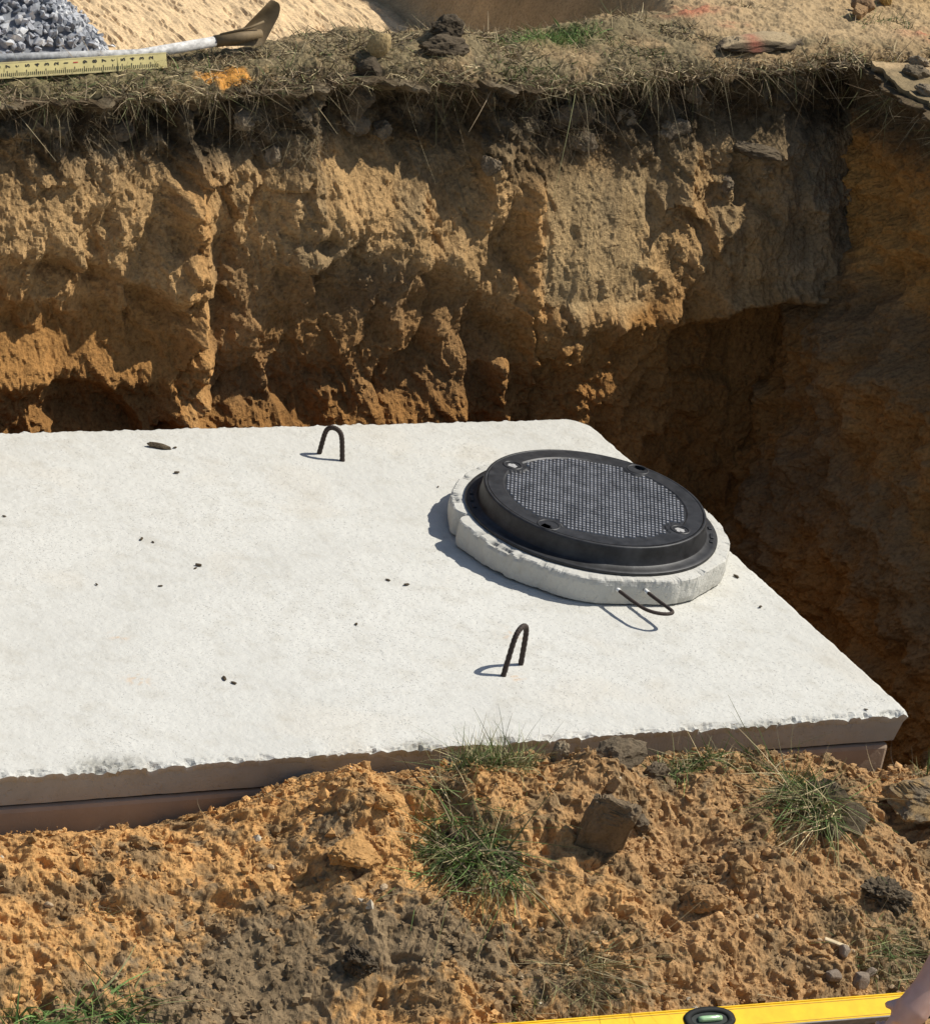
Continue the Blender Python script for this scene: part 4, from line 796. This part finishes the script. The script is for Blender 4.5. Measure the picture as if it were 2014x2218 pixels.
def build_shovel():
    M_SH = plain_mat('whitened_shaft', (.55, .53, .49), .7, 0, .55, 55, .4, .001); M_BL = plain_mat('muddy_steel_blade', (.19, .135, .07), .7, .15, .35, 30, .4, .001, .3)
    A = np.array([-1.27, 2.50, gz(-1.27, 2.50)+.022]); S = np.array([-.935, 2.525, gz(-.935, 2.52)+.045])
    root = thing('shovel', 'muddy shovel with whitened shaft lying on the far rim, blade turned up', 'shovel', tuple(S)); d = (S-A)/np.linalg.norm(S-A)
    A2 = S-d*.95; A2[2] = A[2]-.03
    A2 = np.array([A2[0], A2[1], max(A2[2], gz(A2[0], A2[1])+.016)])
    V, F = tube([A2, A, S-d*.05], [.016, .016, .015], 12); tri_mesh('shaft', V-S, F, M_SH, root)
    V, F = tube([S-d*.10, S-d*.02, S+d*.05], [.0175, .019, .012], 12); tri_mesh('socket', V-S, F, M_BL, root)
    V, F = tube([S-d*.085+np.array([0, 0, .018]), S+np.array([.01, .0, .026]), S+np.array([.05, .0, .045])], .004, 8); tri_mesh('brace', V-S, F, M_BL, root)
    # dished blade standing on its edge
    nu, nv = 20, 14; V = []
    for i in range(nu):
        for j in range(nv):
            a = i/(nu-1); b = j/(nv-1)
            e1 = np.array([-.060, -.030])*(1-a)+np.array([.080, .098])*a; e2 = np.array([.058, -.026])*(1-a)+np.array([.104, .052])*a
            q = e1*(1-b)+e2*b; q = q+np.array([.016, .010])*math.sin(math.pi*b)*a**4
            V.append((q[0], .35*(q[1]+.03)+.020*math.sin(math.pi*a)*math.sin(math.pi*b)-.006, q[1]))
    G = np.array(V); n = len(G); G2 = G+np.array([0, .0028, -.001]); F1 = grid_faces(nu, nv); F2 = grid_faces(nu, nv, n, True)
    idx = np.arange(n).reshape(nu, nv); bd = np.concatenate([idx[0, :], idx[1:, -1], idx[-1, -2::-1], idx[-2:0:-1, 0]]); q = np.roll(bd, -1)
    add_mesh('blade', np.concatenate([G, G2]), np.concatenate([F1, F2, np.stack([bd, bd+n, q+n, q], 1)]), M_BL, None, root)
build_shovel()

def build_gravel():
    rs = np.random.RandomState(41); meshes = []
    for k in range(14):
        bm = bmesh.new(); P = rs.randn(13, 3); P /= np.linalg.norm(P, axis=1)[:, None]; P *= rs.uniform(.8, 1.1, (13, 1))*np.array([1.15, .9, .75])
        for p in P: bm.verts.new(p)
        r = bmesh.ops.convex_hull(bm, input=bm.verts[:]); bmesh.ops.delete(bm, geom=[v for v in bm.verts if not v.link_faces], context='VERTS')
        me = bpy.data.meshes.new('crushed_stone'); bm.to_mesh(me); bm.free(); me.materials.append(M_ST[k % len(M_ST)]); meshes.append(me)
    def pile(x, y):
        z0 = .452; h = np.clip(.72*(-.85+.05*fbm(y*3, 1.0, 0, 2)-x), 0, .75)
        h = np.minimum(h, np.clip(.72*(y-3.30), 0, 9)); return z0+h
    n = 300; X = []; Y = []
    while len(X) < n:
        x = -1.75+.92*rs.rand(); y = 3.42+1.0*rs.rand()
        # the strip of the pile face that the rim leaves in view
        v = np.array([x, y, float(pile(np.array([x]), np.array([y]))[0])])-CAM; zc = v@fd; px = 1007+8500*(v@cr)/zc; py = 1109-8500*(v@cu)/zc
        if px < -25 or px > 270 or py < -25 or py > 140: continue
        if x > -.86 and rs.rand() < .6: continue
        X.append(x); Y.append(y)
    X = np.array(X); Y = np.array(Y); Z = pile(X, Y)
    for i in range(n):
        o = link('crushed_stone', meshes[rs.randint(len(meshes))]); s = rs.uniform(.012, .0185); o.scale = (s, s, s); o.location = (X[i], Y[i], Z[i]+s*.25); o.rotation_euler = tuple(rs.rand(3)*6.28)
        tag(o, 'angular blue-grey crushed stone in the gravel pile beyond the rim', 'stone', 'crushed stones of the gravel pile')
    # the rest of the pile
    m = 5200; x = rs.uniform(-2.9, -.80, m); y = rs.uniform(3.30, 5.2, m); z = pile(x, y); V = []; F = []; off = 0
    base = [(np.array([v.co[:] for v in me.vertices]), np.array([list(p.vertices) for p in me.polygons])) for me in meshes]
    for i in range(m):
        Vb, Fb = base[rs.randint(len(base))]; R = euler_m(rs.rand(3)*6.28); s = rs.uniform(.012, .019); V.append((Vb*s)@R.T+np.array([x[i], y[i], z[i]-s*.2])); F.append(Fb+off); off += len(Vb)
    o = add_mesh('gravel_pile', np.concatenate(V), np.concatenate(F), M_ST[0], kind='stuff'); o['label'] = 'pile of blue-grey crushed stone on the sand'
    xs = np.arange(-2.95, -.8, .05); ys = np.arange(3.28, 5.3, .05); Xg, Yg = np.meshgrid(xs, ys)
    add_mesh('gravel_core', np.stack([Xg, Yg, pile(Xg, Yg)-.012], -1), grid_faces(*Xg.shape), M_ST[1], kind='stuff')['label'] = 'packed stone under the gravel pile'
M_ST = [plain_mat('crushed_granite_%d' % i, c, .75, 0, .35, 60, .4, .0015, .35) for i, c in enumerate([(.34, .35, .37), (.20, .21, .225), (.62, .62, .61), (.44, .45, .46)])]
build_gravel()

def ground_clod(label, x, y, size, rot, col, seed, sink=.2, group=None, dz=0.0, cat='clod', name='soil_clod', cuts=9, rough=.12, fine=.06):
    clod(name, label, cat, (x, y, gz(x, y)+dz), size, rot, col, seed, 4, cuts, rough, fine, group, sink)
ground_clod('angular tan clod standing upright on the far rim above a dark clod', -.555, 2.43, (.036, .032, .048), (.2, .15, .3), np.array([.40, .29, .14]), 161, .12, None, .0, 'clod', 'soil_clod', 13, .06, .03)
ground_clod('dark earth clod in front of the upright tan clod', -.60, 2.365, (.050, .035, .040), (.1, .1, .2), DK, 162, .2)
ground_clod('dark rooty lump of turf on the far rim', -.30, 2.50, (.05, .04, .034), (0, 0, .4), DK*.9, 163, .25, None, .0, 'clod', 'turf_lump', 4, .3, .07)
ground_clod('low dark turf ridge along the far rim behind the dry grass', -.34, 2.43, (.08, .035, .034), (0, 0, .1), DK*1.2, 164, .35, None, 0, 'clod', 'turf_lump', 4, .3, .07)
def board():
    x, y = .73, 2.415; V, F, r = clod_shape(170, (.185, .055, .019), 4, 6, .16, .08); V[:, 2] *= 1.15
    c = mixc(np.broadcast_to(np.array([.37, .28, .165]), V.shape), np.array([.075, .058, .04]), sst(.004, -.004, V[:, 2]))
    c = mixc(c, DK*.8, sst(-.022, -.036, V[:, 1])*.9); c = mixc(c, np.array([.40, .09, .06]), gauss(V[:, 0], V[:, 1], -.045, -.01, .022, .05)*.6)  # shade of the near front and underside put into the vertex colours
    o = add_mesh('flat_rock', V, F, M_CLOD, c); o.location = (x, y, gz(x, y)+.016); o.rotation_euler = (.12, -.05, .05); tag(o, 'thin flat rock slab with shaded edge painted dark and a red paint mark on the far rim', 'rock')
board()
# rubble heap at the right of the rim
rs = np.random.RandomState(51)
for i in range(26):
    x = 1.30+.75*rs.rand(); y = 2.66+.7*rs.rand()
    if (x-1.30)*.8+(y-2.66)*.5 < .13: continue
    s = rs.uniform(.018, .045)
    ground_clod('rough ochre lump of the rubble heap beside the pit corner', x, y, (s*1.3, s, s*.8), (rs.rand(), rs.rand(), rs.rand()*3), np.array([.44, .28, .09])*rs.uniform(.7, 1.15), 400+i, .25, 'ochre lumps of the rubble heap')
ground_clod('brown clod with a pale lit side on the rim before the rubble heap', 1.235, 2.66, (.034, .03, .03), (0, 0, .4), np.array([.32, .20, .10]), 171, .15, None, 0)
ground_clod('large rounded brown clod on the rim behind the pale sided one', 1.30, 2.73, (.05, .04, .035), (0, 0, .4), np.array([.24, .15, .08]), 172, .15, None, 0)
ground_clod('wide ochre slab of rubble overhanging the pit corner', 1.50, 2.47, (.10, .05, .028), (.1, 0, .2), np.array([.42, .25, .08]), 173, .15, None, 0)
for i, (x, y, a, b, c) in enumerate([(1.16, 2.18, .05, .04, .025), (1.10, 2.02, .035, .045, .022), (1.24, 2.30, .045, .03, .02), (1.22, 2.05, .03, .03, .018)]):
    clod('soil_clod', 'brown crust of turf on the lip of the pit end wall', 'clod', (x, y, .945), (a, b, c), (.1, .1, i*.8), GC*[.8, 1.1, 1.3, 1.0][i], 180+i, 4, 7, .2, .09, 'turf crusts on the end wall lip', .3)
# clods lodged in the topsoil
spots = [(-.615, .765, .050, .042, .055), (-.60, .685, .045, .040, .040), (-.80, .735, .040, .03, .035), (-.99, .71, .032, .03, .03), (.09, .735, .075, .04, .050), (.13, .66, .05, .04, .035), (.44, .70, .055, .04, .035), (.30, .715, .035, .03, .03),
         (.73, .655, .10, .03, .026), (.62, .55, .03, .03, .03), (-.52, .67, .030, .03, .028), (-.90, .62, .026, .025, .03), (-1.36, .66, .05, .03, .035), (-.22, .62, .032, .03, .03), (.52, .80, .05, .03, .03), (.21, .79, .05, .03, .03)]
own = {0: 'large knobbly nodule of earth in the wall below the upright tan clod', 4: 'broad rounded clod in the wall below the green grass of the rim', 8: 'flat shelf of soil sticking out of the wall near the pit corner', 12: 'wide brown clod in the wall below the yellow surveying rod'}
for i, (x, z, a, b, c) in enumerate(spots):
    y = float(wall_y(np.array([x]), np.array([z]))[0]); V, F, r = clod_shape(500+i, (a, b, c), 4, 6, .22, .10); col = [DK*1.5, DK*2.2, GC, GC*1.2][i % 4]
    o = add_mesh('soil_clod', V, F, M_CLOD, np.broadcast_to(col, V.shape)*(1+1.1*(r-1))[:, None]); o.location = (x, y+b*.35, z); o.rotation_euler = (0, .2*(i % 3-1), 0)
    if i in own: tag(o, own[i], 'clod')
    else: tag(o, 'rooty brown clod lodged in the topsoil under the far turf', 'clod', 'clods in the topsoil')

# ------------------------------------------------------------------ crumbs on the slab
for i, (x, y, r) in enumerate([(-1.42, 1.525, .012), (-1.68, 1.14, .012), (-1.655, 1.12, .008), (-1.585, .98, .015), (-1.60, .965, .008), (-1.77, .38, .015), (-1.755, .355, .012), (-1.735, .875, .009), (-.69, 1.385, .007), (-.075, .775, .014), (-.12, .025, .008), (-1.36, 1.68, .010), (-1.39, 1.69, .008), (-1.10, .85, .010), (-1.06, .82, .012), (-1.30, .62, .010), (-1.9, .9, .008), (-2.0, 1.3, .008), (-.10, .60, .010)]):
    clod('dirt_crumb', 'small dark crumb of dirt lying on the pale slab', 'dirt crumb', (x, y, .001), (r*.75, r*.35, r*.22), (0, 0, i*.9), DK*1.1, 600+i, 2, 3, .3, .1, 'dirt crumbs on the slab', .1)
V, F, r = clod_shape(650, (.034, .011, .007), 3, 4, .2, .1); o = add_mesh('bark_chip', V, F, M_CLOD, np.broadcast_to(DK*1.2, V.shape)*(1+2*(r-1))[:, None]); o.location = (-1.405, 1.685, .007); o.rotation_euler = (.1, .1, -.35); tag(o, 'dark curled chip of bark lying near the far edge of the slab', 'bark chip')

# ------------------------------------------------------------------ yellow level and an unidentified pinkish shape built as a forearm
def build_level():
    M_Y = plain_mat('yellow_level_paint', (.83, .50, .012), .6, 0, .14, 35, .1, .0008, .15); M_G = plain_mat('grey_level_edge', (.22, .20, .18), .6); M_B = plain_mat('black_vial_housing', (.012, .013, .012), .65, 0, .3, 40, .05, .0005, .15)
    Lh = .61; c = Vector((-1.14, -.975, -.203)); ax = Vector((1.22, -.010, -.033)).normalized(); t = math.radians(27)
    nrm = (Vector((0, -math.sin(t), math.cos(t)))); nrm = (nrm-ax*nrm.dot(ax)).normalized(); up = nrm.cross(ax).normalized()
    root = thing('spirit_level', 'long bright yellow spirit level lying along the foot of the bank', 'spirit level', tuple(c)); root.matrix_world = Matrix.Translation(c+nrm*.017) @ Matrix((ax, up, nrm)).transposed().to_4x4()
    bm = box_bm(2*Lh, .054, .024, bev=.002, seg=2); bm_obj('beam', bm, M_Y, root)
    for s in (1, -1):
        bm_obj('rail', box_bm(2*Lh-.002, .004, .027, 0, s*.0285, 0, .001, 1), M_Y if s > 0 else M_G, root)
        bm_obj('groove', box_bm(2*Lh-.02, .0016, .0012, 0, s*.0215, .0122), plain_mat('dark_yellow_groove', (.50, .30, .02), .7), root)  # thin strip of darker yellow along each edge
        bm_obj('end_cap', box_bm(.012, .060, .030, s*(Lh+.005), 0, 0, .003), M_B, root)
    vx = .012
    n = 48; a = np.arange(n)*2*math.pi/n
    def oval(rx, ry, z): return np.stack([rx*np.cos(a)*(1+.10*np.abs(np.sin(a))), ry*np.sin(a), np.full(n, z)], 1)
    prof = [oval(.066, .0315, .010), oval(.066, .0315, .0155), oval(.062, .0285, .0175), oval(.050, .020, .0175), oval(.047, .018, .0150), oval(.045, .017, .0105)]
    V = np.concatenate(prof); i = np.arange(n); F = np.concatenate([np.stack([q*n+i, q*n+(i+1) % n, (q+1)*n+(i+1) % n, (q+1)*n+i], 1) for q in range(5)])
    h = add_mesh('vial_housing', V, F, M_B, None, root, True); h.location = (vx, 0, 0)
    bm_obj('window_back', box_bm(.10, .037, .001, 0, 0, .0126), plain_mat('dull_window', (.05, .055, .05), .8, 0, .2, 60, 0, .0005, .1), h)
    g = plain_mat('green_vial', (.35, .55, .30), .15, 0, .05, 10, 0, .0005, .6); V, F = tube([(-.030, 0, .0155), (-.02, 0, .0155), (.02, 0, .0155), (.03, 0, .0155)], [.006, .0075, .0075, .006], 12); tri_mesh('vial', V, F, g, h)
    return c, ax, up, nrm
LV = build_level()
def build_hand():
    c, ax, up, nrm = [np.array(v) for v in LV]; E = c+ax*.60+nrm*.02
    M_SK, n, b = new_mat('shaded_skin'); tc = N(n, 'ShaderNodeTexCoord'); no = N(n, 'ShaderNodeTexNoise', Scale=40, Detail=4.0); n.links.new(tc.outputs['Object'], no.inputs['Vector'])
    r = ramp(n, no.outputs['Fac'], [(.3, (.52, .33, .275)), (.7, (.60, .40, .335))]); n.links.new(r.outputs[0], b.inputs['Base Color']); b.inputs['Roughness'].default_value = .5; b.inputs['Subsurface Weight'].default_value = .1; b.inputs['Subsurface Radius'].default_value = (.01, .004, .002)
    P = np.array([(-.335, -.98, .21), (-.383, -.993, .124), (-.45, -1.005, .02), (-.505, -1.018, -.07), (-.545, -1.026, -.135), (-.575, -1.030, -.185), (-.600, -1.030, -.220)])
    SH = np.array([-.048, .024, .024])-fd*.24; P = P+SH; E = E-fd*.24  # slid towards the camera so the arm's shadow misses the level
    parts = [tube(P, [.049, .049, .046, .040, .034, .038, .030], 18, True, 1.15)]
    for k in range(4):                                     # fingers curled in front of the lower rail
        b0 = np.array([-.575-.019*k, -1.030, -.222+.001*k]); f = [b0+np.array([.01, 0, .015]), b0+np.array([-.004, .004, -.012]), b0+np.array([-.006, .022, -.020]), b0+np.array([-.004, .036, -.012])]
        f = [q+SH for q in f]; parts.append(tube(f, [.0105, .0100, .0092, .0082], 10))
    th = np.array([(-.560, -1.020, -.175), (-.585, -1.005, -.178), (-.607, -.998, -.186), (-.625, -.994, -.190)])+SH; parts.append(tube(th, [.015, .0125, .011, .009], 10))
    V = []; F = []; o = 0
    for v, f in parts: V.append(v); F += [tuple(int(i)+o for i in q) for q in f]; o += len(v)
    V = np.concatenate(V); h = tri_mesh('person', V-E, F, M_SK); h.location = E
    md = h.modifiers.new('remesh', 'REMESH'); md.mode = 'VOXEL'; md.voxel_size = .0045; md.use_smooth_shade = True; sm = h.modifiers.new('smooth', 'SMOOTH'); sm.iterations = 6
    U = np.array([P[0], P[0]+(P[0]-P[1])*.9, P[0]+(P[0]-P[1])*2.2+np.array([.02, -.05, 0])]); Vs, Fs = tube([P[0]*.8+P[1]*.2, *U], [.053, .058, .062, .064], 18, True, 1.1)
    tri_mesh('sleeve', Vs-E, Fs, plain_mat('navy_sleeve', (.05, .06, .09), .9, 0, .3, 60), h)
    tag(h, 'unidentified pinkish shape built as bare forearm and hand of a person reaching past the right end of the yellow level', 'person')
build_hand()

tuft('grass_patch', 'bright green patch of short grass on the far rim', (.10, 2.55), 1100, (.17, .06), (.015, .045), [GREEN*1.9, GREEN*1.4, GREEN*2.3, OLIVE*1.3], 220, 1.0, (0, -.1, .2), (0, 0, -.4), (.002, .004), .3, None, lambda x, y: ground_z(x, y)[0])
